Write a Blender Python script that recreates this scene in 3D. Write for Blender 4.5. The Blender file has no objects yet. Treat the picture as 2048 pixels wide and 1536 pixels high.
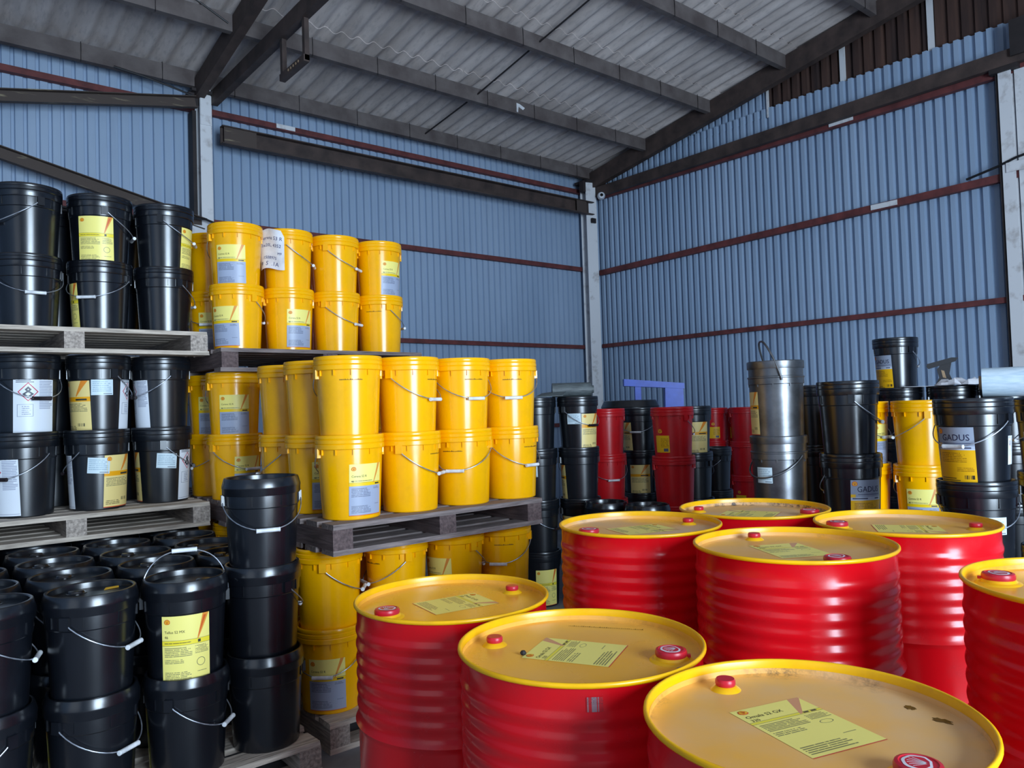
import bpy, math, random
from mathutils import Vector, Matrix
random.seed(7)
R = math.radians
SC = bpy.context.scene
COL = SC.collection

# ------------------------------------------------------------------ camera, world, light, exposure
CAMH = 1.441
def make_camera():
    th, pi_, ro = R(50.45), R(1.818), R(-1.827)
    F = Vector((math.cos(th)*math.cos(pi_), math.sin(th)*math.cos(pi_), math.sin(pi_)))
    r = Vector((math.sin(th), -math.cos(th), 0)); u = r.cross(F)
    c, s = math.cos(ro), math.sin(ro)
    Rv, Uv = c*r + s*u, -s*r + c*u
    cam = bpy.data.cameras.new('camera'); cam.sensor_width = 36; cam.lens = 1533.5/2048*36
    cam.clip_start = 0.05; cam.clip_end = 200
    o = bpy.data.objects.new('camera', cam); COL.objects.link(o)
    m = Matrix((Rv, Uv, -F)).transposed().to_4x4(); m.translation = Vector((0, 0, CAMH))
    o.matrix_world = m
    SC.camera = o
make_camera()

W = bpy.data.worlds.new('world'); SC.world = W; W.use_nodes = True
bg = W.node_tree.nodes['Background']
bg.inputs[0].default_value = (0.72, 0.84, 1.0, 1); bg.inputs[1].default_value = 1.0

def area_light(name, loc, rot, sx, sy, energy, color):
    l = bpy.data.lights.new(name, 'AREA'); l.shape = 'RECTANGLE'; l.size = sx; l.size_y = sy
    l.energy = energy; l.color = color
    o = bpy.data.objects.new(name, l); COL.objects.link(o); o.location = loc; o.rotation_euler = rot
    return o
# daylight coming in through the open doorway behind the photographer
DOOR_X0, DOOR_X1, DOOR_Z = -0.3, 2.5, 3.7
BACK_Y, SIDE_X = -4.6, -5.0
area_light('doorway_daylight', ((DOOR_X0+DOOR_X1)/2, BACK_Y+0.05, DOOR_Z/2+0.02), (R(90), 0, 0),
           DOOR_X1-DOOR_X0, DOOR_Z, 880, (0.65, 0.82, 1.0))

VS = SC.view_settings
VS.view_transform = 'Standard'; VS.look = 'None'; VS.gamma = 1.0; VS.exposure = 0.0
VS.use_curve_mapping = False

# ------------------------------------------------------------------ mesh helpers
class MB:
    def __init__(s):
        s.v, s.f, s.m, s.uv = [], [], [], {}
    def add(s, vs, fs, mi=0):
        o = len(s.v); s.v += [tuple(p) for p in vs]
        s.f += [tuple(i+o for i in q) for q in fs]; s.m += [mi]*len(fs)
        return s
    def box(s, x0, x1, y0, y1, z0, z1, mi=0):
        return s.add([(x0,y0,z0),(x1,y0,z0),(x1,y1,z0),(x0,y1,z0),(x0,y0,z1),(x1,y0,z1),(x1,y1,z1),(x0,y1,z1)],
                     [(0,3,2,1),(4,5,6,7),(0,1,5,4),(1,2,6,5),(2,3,7,6),(3,0,4,7)], mi)
    def lathe(s, prof, n=40, mi=0, mfun=None):
        vs, fs, ms = [], [], []; rings = []
        for (r, z) in prof:
            if r < 1e-6:
                rings.append([len(vs)]); vs.append((0, 0, z))
            else:
                rings.append(list(range(len(vs), len(vs)+n)))
                vs += [(r*math.cos(2*math.pi*k/n), r*math.sin(2*math.pi*k/n), z) for k in range(n)]
        for i in range(len(rings)-1):
            a, b = rings[i], rings[i+1]
            for k in range(n):
                k2 = (k+1) % n
                if len(a) == 1 and len(b) == 1: continue
                if len(a) == 1: fs.append((a[0], b[k2], b[k]))
                elif len(b) == 1: fs.append((a[k], a[k2], b[0]))
                else: fs.append((a[k], a[k2], b[k2], b[k]))
        return s.add(vs, fs, mi)
    def tube(s, pts, r, n=6, mi=0, closed=False):
        pts = [Vector(p) for p in pts]; L = len(pts); vs, fs = [], []
        up = Vector((0, 0, 1))
        for i, p in enumerate(pts):
            t = (pts[min(i+1, L-1)] - pts[max(i-1, 0)]).normalized()
            a = t.cross(up)
            if a.length < 1e-3: a = t.cross(Vector((1, 0, 0)))
            a.normalize(); b = t.cross(a)
            for k in range(n):
                q = 2*math.pi*k/n
                vs.append(p + a*(r*math.cos(q)) + b*(r*math.sin(q)))
        for i in range(L-1):
            for k in range(n):
                k2 = (k+1) % n
                fs.append((i*n+k, i*n+k2, (i+1)*n+k2, (i+1)*n+k))
        fs.append(tuple(range(n-1, -1, -1))); fs.append(tuple((L-1)*n+k for k in range(n)))
        return s.add(vs, fs, mi)
    def extrude(s, poly, a, b, side, up, mi=0):
        """polygon of (s,t) pairs swept from a to b; side and up are the section axes"""
        a, b, side, up = Vector(a), Vector(b), Vector(side), Vector(up); n = len(poly)
        vs = [a + side*p + up*q for p, q in poly] + [b + side*p + up*q for p, q in poly]
        fs = [(i, (i+1) % n, n+(i+1) % n, n+i) for i in range(n)]
        fs += [tuple(range(n-1, -1, -1)), tuple(range(n, 2*n))]
        return s.add(vs, fs, mi)
    def mesh(s, name, mats, smooth=None, uv=None):
        me = bpy.data.meshes.new(name); me.from_pydata(s.v, [], s.f)
        for m in (mats if isinstance(mats, (list, tuple)) else [mats]): me.materials.append(m)
        me.polygons.foreach_set('material_index', s.m)
        if uv is not None:
            l = me.uv_layers.new(name='UVMap')
            for lp in me.loops: l.data[lp.index].uv = uv[lp.vertex_index]
        if smooth is not None:
            me.shade_smooth(); me.set_sharp_from_angle(angle=R(smooth))
        me.update(); return me

def ob(name, me, parent=None, loc=(0, 0, 0), rz=0.0, rot=None, label=None, cat=None, group=None, kind=None):
    o = bpy.data.objects.new(name, me); COL.objects.link(o)
    o.location = loc; o.rotation_euler = rot if rot is not None else (0, 0, rz)
    if parent is not None: o.parent = parent
    if label: o['label'] = label
    if cat: o['category'] = cat
    if group: o['group'] = group
    if kind: o['kind'] = kind
    return o
def empty(name, loc, rz=0.0, **k): return ob(name, None, None, loc, rz, **k)

# ------------------------------------------------------------------ materials
def srgb(r, g, b):
    f = lambda c: (c/255/12.92 if c/255 <= 0.04045 else ((c/255+0.055)/1.055)**2.4)
    return (f(r), f(g), f(b), 1.0)
class NT:
    def __init__(s, name):
        s.mat = bpy.data.materials.new(name); s.mat.use_nodes = True
        s.t = s.mat.node_tree; s.n = s.t.nodes; s.p = s.n['Principled BSDF']
    def new(s, ty, **kw):
        n = s.n.new(ty)
        for k, v in kw.items(): setattr(n, k, v)
        return n
    def link(s, a, b): s.t.links.new(a, b)
    def math(s, op, a, b=None, c=None):
        n = s.new('ShaderNodeMath', operation=op)
        for i, q in enumerate((a, b, c)):
            if q is None: continue
            if isinstance(q, (int, float)): n.inputs[i].default_value = q
            else: s.link(q, n.inputs[i])
        return n.outputs[0]
    def mix(s, fac, a, b, blend='MIX'):
        n = s.new('ShaderNodeMix', data_type='RGBA', blend_type=blend)
        for i, q in ((0, fac), (6, a), (7, b)):
            if isinstance(q, (int, float, tuple)): n.inputs[i].default_value = q
            else: s.link(q, n.inputs[i])
        return n.outputs[2]
    def noise(s, scale, detail=3, vec=None, stretch=None, rough=0.55):
        n = s.new('ShaderNodeTexNoise'); n.inputs['Scale'].default_value = scale
        n.inputs['Detail'].default_value = detail; n.inputs['Roughness'].default_value = rough
        if vec is None:
            vec = s.new('ShaderNodeTexCoord').outputs['Object']
        if stretch is not None:
            m = s.new('ShaderNodeMapping'); m.inputs['Scale'].default_value = stretch
            s.link(vec, m.inputs[0]); vec = m.outputs[0]
        s.link(vec, n.inputs['Vector'])
        return n.outputs['Fac']
    def ramp(s, fac, lo, hi):
        n = s.new('ShaderNodeMapRange'); n.inputs[1].default_value = lo; n.inputs[2].default_value = hi
        s.link(fac, n.inputs[0]); return n.outputs[0]
    def world_vec(s):
        return s.new('ShaderNodeNewGeometry').outputs['Position']
    def done(s, color=None, rough=None, metal=0.0, spec=None, bump=None, bump_s=0.2, bump_d=0.01):
        p = s.p
        if color is not None:
            if isinstance(color, tuple): p.inputs['Base Color'].default_value = color
            else: s.link(color, p.inputs['Base Color'])
        if rough is not None:
            if isinstance(rough, (int, float)): p.inputs['Roughness'].default_value = rough
            else: s.link(rough, p.inputs['Roughness'])
        p.inputs['Metallic'].default_value = metal
        if spec is not None: p.inputs['Specular IOR Level'].default_value = spec
        if bump is not None:
            b = s.new('ShaderNodeBump'); b.inputs['Strength'].default_value = bump_s; b.inputs['Distance'].default_value = bump_d
            s.link(bump, b.inputs['Height']); s.link(b.outputs[0], p.inputs['Normal'])
        return s.mat

def m_noise(name, c1, c2, scale, rough, lo=0.35, hi=0.65, metal=0.0, stretch=None, world=False, bump=0.0, spec=None, detail=4, bump_d=0.004):
    t = NT(name); v = t.world_vec() if world else None
    f = t.ramp(t.noise(scale, detail, vec=v, stretch=stretch), lo, hi)
    return t.done(t.mix(f, c1, c2), rough, metal, spec, bump=f if bump else None, bump_s=bump or 0.2, bump_d=bump_d)

def m_plastic(name, col, dirt, rough, spec=0.5, dirt_amt=0.35, rlo=None):
    t = NT(name); v = t.world_vec()
    f = t.math('MULTIPLY', t.ramp(t.noise(9, 5, vec=v, rough=0.65), 0.48, 0.8), dirt_amt)
    sc = t.ramp(t.noise(60, 3, vec=v, stretch=(1, 1, 0.15)), 0.62, 0.75)
    f2 = t.math('MAXIMUM', f, t.math('MULTIPLY', sc, dirt_amt*0.5))
    rr = t.math('ADD', t.math('MULTIPLY', f2, 0.35), rough)
    return t.done(t.mix(f2, col, dirt), rr, spec=spec)

M = {}
M['yellow'] = m_plastic('yellow_plastic', srgb(255, 183, 0), srgb(206, 142, 16), 0.2, dirt_amt=0.3)
M['black'] = m_plastic('black_plastic', srgb(14, 17, 23), srgb(40, 47, 60), 0.24, spec=0.85, dirt_amt=0.10)
M['black_m'] = m_plastic('matt_black_plastic', srgb(18, 22, 28), srgb(44, 50, 60), 0.29, spec=0.8, dirt_amt=0.06)
M['red'] = m_plastic('red_plastic', srgb(205, 24, 32), srgb(120, 20, 22), 0.3, dirt_amt=0.3)
M['wire'] = m_noise('galvanised_wire', srgb(190, 195, 205), srgb(140, 145, 155), 40, 0.35, metal=0.7)
M['white'] = m_noise('white_plastic_grip', srgb(235, 238, 240), srgb(205, 208, 212), 30, 0.4)
M['dark_grip'] = m_noise('dark_plastic_grip', srgb(38, 24, 30), srgb(24, 18, 22), 30, 0.45)
M['silver'] = m_noise('bare_tinplate', srgb(128, 130, 134), srgb(98, 99, 101), 8, 0.34, metal=0.85, world=True)
M['wood'] = m_noise('weathered_wood', srgb(214, 200, 184), srgb(150, 138, 126), 6, 0.8, 0.3, 0.7, stretch=(1.2, 14, 14), world=True, bump=0.4)
M['wood_dark'] = m_noise('dark_pallet_wood', srgb(146, 132, 128), srgb(92, 82, 80), 6, 0.8, 0.3, 0.7, stretch=(1.2, 14, 14), world=True, bump=0.4)
M['wood_y'] = m_noise('stringer_wood', srgb(196, 182, 170), srgb(124, 114, 106), 6, 0.85, 0.3, 0.7, stretch=(14, 1.2, 14), world=True, bump=0.4)
M['wood_y_dark'] = m_noise('dark_stringer_wood', srgb(112, 94, 92), srgb(74, 60, 60), 6, 0.85, 0.3, 0.7, stretch=(14, 1.2, 14), world=True, bump=0.4)
M['steel_brown'] = m_noise('brown_painted_steel', srgb(84, 68, 62), srgb(58, 47, 44), 5, 0.7, world=True, detail=6)
M['steel_purlin'] = m_noise('dusty_purlin_steel', srgb(112, 103, 100), srgb(86, 76, 74), 4, 0.75, world=True, detail=6)
M['steel_chip'] = m_noise('chipped_brown_steel', srgb(80, 68, 62), srgb(150, 138, 112), 9, 0.75, 0.6, 0.72, stretch=(0.35, 3, 3), world=True, detail=6)
M['steel_red'] = m_noise('red_primer_steel', srgb(122, 62, 60), srgb(90, 46, 46), 6, 0.7, world=True, detail=6)
M['steel_dark'] = m_noise('dark_steel', srgb(52, 44, 44), srgb(38, 33, 33), 6, 0.7, world=True)
M['post_white'] = m_noise('flaking_white_paint', srgb(232, 232, 234), srgb(176, 168, 164), 7, 0.6, 0.55, 0.75, world=True, detail=7)
M['rod'] = m_noise('dark_rod', srgb(48, 42, 42), srgb(34, 30, 30), 20, 0.6)
M['cable'] = m_noise('black_cable', srgb(22, 22, 26), srgb(34, 34, 38), 20, 0.5)
M['concrete'] = m_noise('concrete_floor', srgb(132, 132, 136), srgb(98, 98, 102), 3, 0.75, world=True, detail=8, bump=0.15)
M['blue_plastic'] = m_noise('blue_plastic', srgb(48, 92, 214), srgb(38, 78, 190), 10, 0.4)
M['grey_film'] = m_noise('dusty_grey_film', srgb(98, 106, 108), srgb(70, 76, 78), 16, 0.5, stretch=(1, 8, 8))
M['paper'] = m_noise('white_paper', srgb(232, 232, 236), srgb(208, 208, 214), 14, 0.7)
M['card'] = m_noise('cardboard', srgb(176, 150, 118), srgb(150, 124, 96), 12, 0.8)
M['ink'] = m_noise('black_ink', srgb(40, 40, 40), srgb(24, 24, 24), 10, 0.6)
M['ink_soft'] = m_noise('faded_brown_ink', srgb(120, 84, 10), srgb(96, 66, 8), 10, 0.6)
M['ink_blue'] = m_noise('blue_pen_ink', srgb(70, 72, 120), srgb(54, 56, 104), 10, 0.6)
M['navy'] = m_noise('navy_print', srgb(14, 20, 62), srgb(10, 16, 52), 10, 0.5)
M['em_red'] = m_noise('emblem_red', srgb(214, 60, 36), srgb(196, 50, 30), 10, 0.5)
M['em_yellow'] = m_noise('emblem_yellow', srgb(246, 190, 40), srgb(236, 178, 30), 10, 0.5)
M['em_white'] = m_noise('emblem_white', srgb(232, 226, 232), srgb(214, 206, 214), 10, 0.5)
M['cap_red'] = m_noise('red_cap_plastic', srgb(214, 26, 44), srgb(186, 34, 54), 18, 0.35)
M['cctv'] = m_noise('white_camera_shell', srgb(225, 228, 232), srgb(205, 208, 214), 10, 0.4)
M['lens'] = m_noise('black_lens', srgb(12, 12, 14), srgb(20, 20, 22), 10, 0.1)

def wall_paint():
    t = NT('blue_grey_wall_paint'); v = t.world_vec()
    f = t.ramp(t.noise(1.3, 6, vec=v, stretch=(1, 1, 0.25)), 0.3, 0.7)
    c = t.mix(f, srgb(152, 174, 200), srgb(168, 188, 212))
    g = t.math('MULTIPLY', t.ramp(t.noise(7, 5, vec=v, stretch=(1, 1, 0.2)), 0.56, 0.8), 0.35)
    return t.done(t.mix(g, c, srgb(138, 152, 178)), 0.38, metal=0.0, spec=0.5)
M['wall'] = wall_paint()
def brown_sheet():
    t = NT('rusty_brown_gable_sheet'); v = t.world_vec()
    f = t.ramp(t.noise(2.5, 5, vec=v, stretch=(1, 3, 0.3)), 0.35, 0.65)
    return t.done(t.mix(f, srgb(52, 38, 36), srgb(90, 64, 54)), 0.75)
M['gable'] = brown_sheet()
def fibre_cement():
    t = NT('weathered_fibre_cement'); v = t.world_vec()
    f = t.ramp(t.noise(1.6, 6, vec=v, stretch=(3, 0.6, 1)), 0.3, 0.72)
    c = t.mix(f, srgb(226, 214, 208), srgb(180, 168, 162))
    f2 = t.math('MULTIPLY', t.ramp(t.noise(11, 5, vec=v, stretch=(3, 0.7, 1)), 0.5, 0.75), 0.5)
    n2 = t.noise(60, 3, vec=v)
    return t.done(t.mix(f2, c, srgb(146, 140, 140)), 0.85, bump=n2, bump_s=0.25, bump_d=0.003)
M['roof'] = fibre_cement()

def drum_red():
    t = NT('glossy_red_drum_paint'); v = t.world_vec()
    f = t.math('MULTIPLY', t.ramp(t.noise(7, 6, vec=v), 0.5, 0.8), 0.35)
    return t.done(t.mix(f, srgb(222, 14, 26), srgb(170, 34, 44)), t.math('ADD', t.math('MULTIPLY', f, 0.5), 0.2), spec=0.5)
M['drum_red'] = drum_red()
M['drum_rim'] = m_noise('yellow_rim_paint', srgb(250, 188, 6), srgb(226, 160, 16), 9, 0.28, 0.45, 0.8, world=True)
def drum_top(name, dust_sheen, seed):
    t = NT(name)
    v = t.new('ShaderNodeTexCoord').outputs['Object']
    mp = t.new('ShaderNodeMapping'); mp.inputs['Location'].default_value = (seed*3.1, seed*1.7, seed)
    t.link(v, mp.inputs[0]); w = mp.outputs[0]
    xyz = t.new('ShaderNodeSeparateXYZ'); t.link(v, xyz.inputs[0])
    rr = t.math('SQRT', t.math('ADD', t.math('POWER', xyz.outputs[0], 2), t.math('POWER', xyz.outputs[1], 2)))
    d = t.math('MULTIPLY', t.ramp(t.noise(3.2, 6, vec=w), 0.25, 0.75), dust_sheen)
    c = t.mix(d, srgb(250, 176, 8), srgb(222, 186, 148))  # tan tint: a real dusty film plus glancing sky reflection painted into the colour
    # gritty dirt swept against the rim, and a few dark stains
    ring = t.ramp(rr, 0.235, 0.285)
    gr = t.math('MULTIPLY', t.ramp(t.noise(5, 3, vec=w), 0.5, 0.68), t.ramp(t.noise(55, 5, vec=w, rough=0.75), 0.42, 0.62))
    g = t.math('MULTIPLY', t.math('MULTIPLY', ring, gr), dust_sheen*0.95)
    c = t.mix(g, c, srgb(74, 62, 60))
    st = t.math('MULTIPLY', t.ramp(t.noise(11, 4, vec=w, rough=0.7), 0.735, 0.76), 0.8*dust_sheen)
    c = t.mix(st, c, srgb(110, 76, 16))
    return t.done(c, t.math('ADD', t.math('MULTIPLY', d, 0.45), 0.2), spec=0.5)
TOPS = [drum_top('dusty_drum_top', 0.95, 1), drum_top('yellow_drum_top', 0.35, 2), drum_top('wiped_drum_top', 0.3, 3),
        drum_top('tan_drum_top', 1.35, 4), drum_top('tan_sheen_drum_top_b', 1.4, 5), drum_top('streaked_drum_top', 0.75, 6),  # rear tops carry extra tan, painting in the sky's glancing reflection
        drum_top('tan_sheen_drum_top_c', 1.0, 7), drum_top('yellow_drum_top_b', 0.3, 8)]

# ---- printed labels: flat print laid out in the label's own uv
def label_mat(name, base, layers, rough=0.4):
    t = NT(name)
    uvn = t.new('ShaderNodeUVMap'); sp = t.new('ShaderNodeSeparateXYZ'); t.link(uvn.outputs[0], sp.inputs[0])
    u, v = sp.outputs[0], sp.outputs[1]
    def band(x, a, b): return t.math('MULTIPLY', t.math('GREATER_THAN', x, a), t.math('LESS_THAN', x, b))
    def rect(u0, u1, v0, v1): return t.math('MULTIPLY', band(u, u0, u1), band(v, v0, v1))
    c = base
    for L in layers:
        k = L[0]
        if k == 'rect': mk = rect(*L[1:5]); col = L[5]
        elif k == 'text':
            u0, u1, v0, v1, n, col, dens = L[1:8]
            q = t.math('MULTIPLY', t.math('SUBTRACT', v, v0), n/(v1-v0))
            ln = t.math('FLOOR', q); fr = t.math('SUBTRACT', q, ln)
            cv = t.new('ShaderNodeCombineXYZ'); t.link(t.math('MULTIPLY', u, 46.0), cv.inputs[0]); t.link(t.math('MULTIPLY', ln, 7.37), cv.inputs[1])
            ns = t.noise(1.0, 1, vec=cv.outputs[0])
            cv2 = t.new('ShaderNodeCombineXYZ'); t.link(t.math('MULTIPLY', ln, 3.71), cv2.inputs[0]); cv2.inputs[1].default_value = n*1.3
            ns2 = t.noise(1.0, 1, vec=cv2.outputs[0])
            end = t.math('LESS_THAN', u, t.math('ADD', u0+(u1-u0)*0.45, t.math('MULTIPLY', ns2, (u1-u0)*1.0)))
            mk = t.math('MULTIPLY', t.math('MULTIPLY', rect(u0, u1, v0, v1), band(fr, 0.2, 0.72)), t.math('MULTIPLY', end, t.math('GREATER_THAN', ns, 1-dens)))
            mk = t.math('MULTIPLY', mk, 0.8)
        elif k == 'diag':      # slanted streak widening upward: u centre at the bottom, at the top, v range, half widths
            ub, ut, v0, v1, w0, w1, col = L[1:8]
            tt = t.math('DIVIDE', t.math('SUBTRACT', v, v0), v1-v0)
            cen = t.math('ADD', ub, t.math('MULTIPLY', tt, ut-ub)); wd = t.math('ADD', w0, t.math('MULTIPLY', tt, w1-w0))
            mk = t.math('MULTIPLY', t.math('LESS_THAN', t.math('ABSOLUTE', t.math('SUBTRACT', u, cen)), wd), band(v, v0, v1))
        elif k == 'ring':
            uc, vc, r, w, asp, col = L[1:7]
            d = t.math('SQRT', t.math('ADD', t.math('POWER', t.math('SUBTRACT', u, uc), 2), t.math('POWER', t.math('MULTIPLY', t.math('SUBTRACT', v, vc), asp), 2)))
            mk = band(d, r-w, r+w)
        elif k == 'diamond':
            uc, vc, r, w, asp, col = L[1:7]
            d = t.math('ADD', t.math('ABSOLUTE', t.math('SUBTRACT', u, uc)), t.math('ABSOLUTE', t.math('MULTIPLY', t.math('SUBTRACT', v, vc), asp)))
            mk = band(d, r-w, r+w)
        elif k == 'bars':
            u0, u1, v0, v1, n, col = L[1:7]
            cv = t.new('ShaderNodeCombineXYZ'); t.link(t.math('FLOOR', t.math('MULTIPLY', u, n)), cv.inputs[0])
            wn = t.new('ShaderNodeTexWhiteNoise', noise_dimensions='3D'); t.link(cv.outputs[0], wn.inputs[0])
            mk = t.math('MULTIPLY', rect(u0, u1, v0, v1), t.math('GREATER_THAN', wn.outputs[0], 0.45))
        c = t.mix(mk, c, col)
    return t.done(c, rough)
DK, GR = srgb(60, 62, 50), srgb(112, 112, 84)
PY, PY2, ORG = srgb(250, 236, 132), srgb(246, 224, 60), srgb(226, 120, 30)
M['lab_tellus'] = label_mat('pale_yellow_label', PY, [
    ('rect', 0, 1, 0.555, 0.63, PY2), ('rect', 0, 1, 0.628, 0.633, GR), ('rect', 0, 1, 0.552, 0.557, GR),
    ('diag', 0.74, 0.92, 0.63, 1.0, 0.012, 0.07, srgb(232, 150, 60)), ('diag', 0.745, 0.90, 0.66, 0.97, 0.004, 0.03, srgb(214, 96, 40)),
    ('text', 0.05, 0.6, 0.58, 0.605, 1, DK, 0.6), ('rect', 0.74, 0.80, 0.57, 0.615, DK),
    ('text', 0.05, 0.62, 0.38, 0.53, 6, GR, 0.62), ('text', 0.68, 0.97, 0.40, 0.53, 6, GR, 0.6), ('text', 0.05, 0.45, 0.28, 0.35, 3, GR, 0.6),
    ('ring', 0.80, 0.27, 0.085, 0.006, 1.42, GR), ('text', 0.05, 0.6, 0.04, 0.16, 5, GR, 0.6), ('text', 0.72, 0.92, 0.12, 0.14, 1, GR, 0.6),
    ('rect', 0, 1, 0, 0.012, srgb(214, 84, 50))])
M['lab_corena'] = label_mat('yellow_and_grey_label', srgb(164, 174, 196), [
    ('rect', 0, 1, 0.575, 1, PY), ('rect', 0, 1, 0.575, 0.64, srgb(248, 206, 16)), ('rect', 0, 1, 0.64, 0.645, GR),
    ('diag', 0.70, 0.92, 0.62, 1.0, 0.012, 0.05, srgb(232, 150, 60)), ('rect', 0.76, 0.94, 0.59, 0.62, DK), ('text', 0.05, 0.66, 0.66, 0.69, 1, GR, 0.6),
    ('text', 0.06, 0.6, 0.36, 0.54, 6, srgb(96, 104, 126), 0.62), ('text', 0.7, 0.95, 0.5, 0.55, 2, srgb(96, 104, 126), 0.6),
    ('text', 0.06, 0.62, 0.05, 0.2, 6, srgb(96, 104, 126), 0.62), ('text', 0.75, 0.93, 0.2, 0.22, 1, srgb(96, 104, 126), 0.6),
    ('rect', 0, 1, 0, 0.015, srgb(222, 110, 30))])
M['lab_mysella'] = label_mat('amber_and_cream_label', srgb(240, 216, 140), [
    ('rect', 0, 1, 0.60, 0.69, srgb(244, 170, 20)), ('diag', 0.55, 0.85, 0.70, 1.0, 0.02, 0.11, srgb(232, 140, 40)),
    ('text', 0.06, 0.9, 0.4, 0.57, 6, GR, 0.6), ('rect', 0.52, 0.9, 0.62, 0.655, DK), ('bars', 0.55, 0.82, 0.12, 0.18, 60, DK),
    ('text', 0.06, 0.5, 0.05, 0.14, 3, DK, 0.6), ('rect', 0, 1, 0, 0.015, srgb(214, 84, 50))])
M['lab_white'] = label_mat('white_hazard_label', srgb(226, 232, 240), [
    ('text', 0.06, 0.5, 0.92, 0.975, 2, srgb(40, 44, 60), 0.75), ('text', 0.6, 0.97, 0.45, 0.96, 18, srgb(140, 146, 170), 0.7),
    ('diamond', 0.34, 0.76, 0.225, 0.016, 1.42, srgb(204, 60, 80)), ('diamond', 0.34, 0.80, 0.05, 0.03, 1.4, srgb(30, 32, 50)),
    ('diamond', 0.34, 0.72, 0.10, 0.035, 1.9, srgb(30, 32, 50)),
    ('rect', 0.09, 0.46, 0.535, 0.541, srgb(130, 140, 160)), ('rect', 0.09, 0.46, 0.325, 0.331, srgb(130, 140, 160)),
    ('rect', 0.09, 0.102, 0.325, 0.54, srgb(130, 140, 160)), ('rect', 0.448, 0.46, 0.325, 0.54, srgb(130, 140, 160)),
    ('text', 0.2, 0.4, 0.35, 0.52, 5, srgb(140, 146, 170), 0.6), ('rect', 0.02, 0.98, 0.03, 0.036, srgb(120, 126, 150))])
M['lab_sticker'] = label_mat('white_sticker', srgb(206, 224, 232), [
    ('text', 0.06, 0.92, 0.2, 0.92, 6, srgb(150, 176, 190), 0.6), ('text', 0.55, 0.96, 0.04, 0.14, 1, srgb(50, 60, 80), 0.7)])
M['lab_gadus'] = label_mat('grey_and_amber_label', srgb(236, 178, 12), [
    ('rect', 0, 1, 0.60, 1, srgb(146, 156, 174)), ('rect', 0, 1, 0.60, 0.67, srgb(178, 188, 204)), ('rect', 0, 1, 0.605, 0.612, srgb(214, 220, 228)),
    ('rect', 0.0, 0.14, 0.66, 0.72, srgb(228, 180, 40)), ('text', 0.2, 0.95, 0.705, 0.73, 1, srgb(40, 46, 90), 0.7),
    ('rect', 0.05, 0.5, 0.625, 0.65, srgb(70, 76, 100)), ('rect', 0.75, 0.92, 0.625, 0.65, srgb(70, 76, 100)),
    ('text', 0.1, 0.8, 0.38, 0.56, 6, srgb(150, 100, 10), 0.6), ('text', 0.55, 0.95, 0.22, 0.3, 3, srgb(150, 100, 10), 0.6),
    ('bars', 0.72, 0.95, 0.09, 0.16, 70, srgb(60, 50, 30)), ('text', 0.04, 0.66, 0.05, 0.12, 2, srgb(60, 50, 30), 0.7)])
M['lab_red'] = label_mat('yellow_grease_label', srgb(244, 190, 24), [
    ('text', 0.4, 0.95, 0.3, 0.85, 7, srgb(150, 96, 10), 0.55), ('rect', 0.6, 0.9, 0.06, 0.24, srgb(90, 96, 120))])
M['lab_remnant'] = label_mat('scratched_sticker', srgb(196, 26, 36), [('bars', 0.05, 0.95, 0.0, 1.0, 16, srgb(150, 120, 126)), ('text', 0, 1, 0.5, 1.0, 5, srgb(90, 40, 46), 0.5)], 0.6)
M['lab_drum'] = label_mat('pale_drum_label', srgb(246, 230, 124), [
    ('rect', 0, 1, 0.69, 0.73, srgb(240, 222, 70)), ('rect', 0, 1, 0.728, 0.733, GR), ('rect', 0, 1, 0.688, 0.693, GR),
    ('diag', 0.70, 0.93, 0.70, 1.0, 0.02, 0.09, srgb(212, 150, 110)), ('rect', 0.74, 0.82, 0.70, 0.725, DK), ('rect', 0.85, 0.93, 0.70, 0.725, DK),
    ('text', 0.05, 0.62, 0.52, 0.665, 6, srgb(80, 82, 64), 0.66), ('text', 0.68, 0.97, 0.56, 0.665, 5, srgb(80, 82, 64), 0.66),
    ('ring', 0.80, 0.49, 0.085, 0.006, 2.6, srgb(90, 92, 70)), ('text', 0.05, 0.45, 0.42, 0.5, 3, srgb(90, 92, 70), 0.6),
    ('text', 0.72, 0.9, 0.24, 0.26, 1, srgb(90, 92, 70), 0.7), ('text', 0.05, 0.68, 0.05, 0.2, 5, srgb(80, 82, 64), 0.66),
    ('rect', 0, 1, 0, 0.012, srgb(206, 74, 60))])

# ------------------------------------------------------------------ the shed
XW, YW = 8.41, 8.24
PITCH = 0.17
def z_under(y): return 4.935 + PITCH*(7.95 - y)          # underside of the roof sheets
RIDGE_Y = -0.4

def corr_sheet(width, height, period, depth, mat, name, thick=0.0012, flat=0.62):
    """ribbed sheet, ribs vertical; local x along the wall, y out of it, z up"""
    n = int(round(width/period)); pts = []
    f = flat; s = (1-f)/2*0.40; g = 1-f-2*s
    for k in range(n):
        x = k*period
        pts += [(x, 0), (x+period*f, 0), (x+period*(f+s), -depth), (x+period*(f+s+g), -depth)]
    pts.append((width, 0)); b = MB(); L = len(pts)
    vs = [(x, y, 0) for x, y in pts] + [(x, y, height) for x, y in pts] + [(x, y-thick-0.0005, 0) for x, y in pts] + [(x, y-thick-0.0005, height) for x, y in pts]
    fs = []
    for i in range(L-1):
        fs.append((i+1, i, L+i, L+i+1)); fs.append((2*L+i, 2*L+i+1, 3*L+i+1, 3*L+i))
        fs.append((L+i+1, L+i, 3*L+i, 3*L+i+1)); fs.append((i, i+1, 2*L+i+1, 2*L+i))
    b.add(vs, fs); return b.mesh(name, mat)

floor_b = MB().box(-9, 10, -9, 9.5, -0.2, 0)
ob('floor', floor_b.mesh('floor', M['concrete']), label='grey concrete warehouse floor under the pallets and drums', cat='floor', kind='structure')

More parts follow.
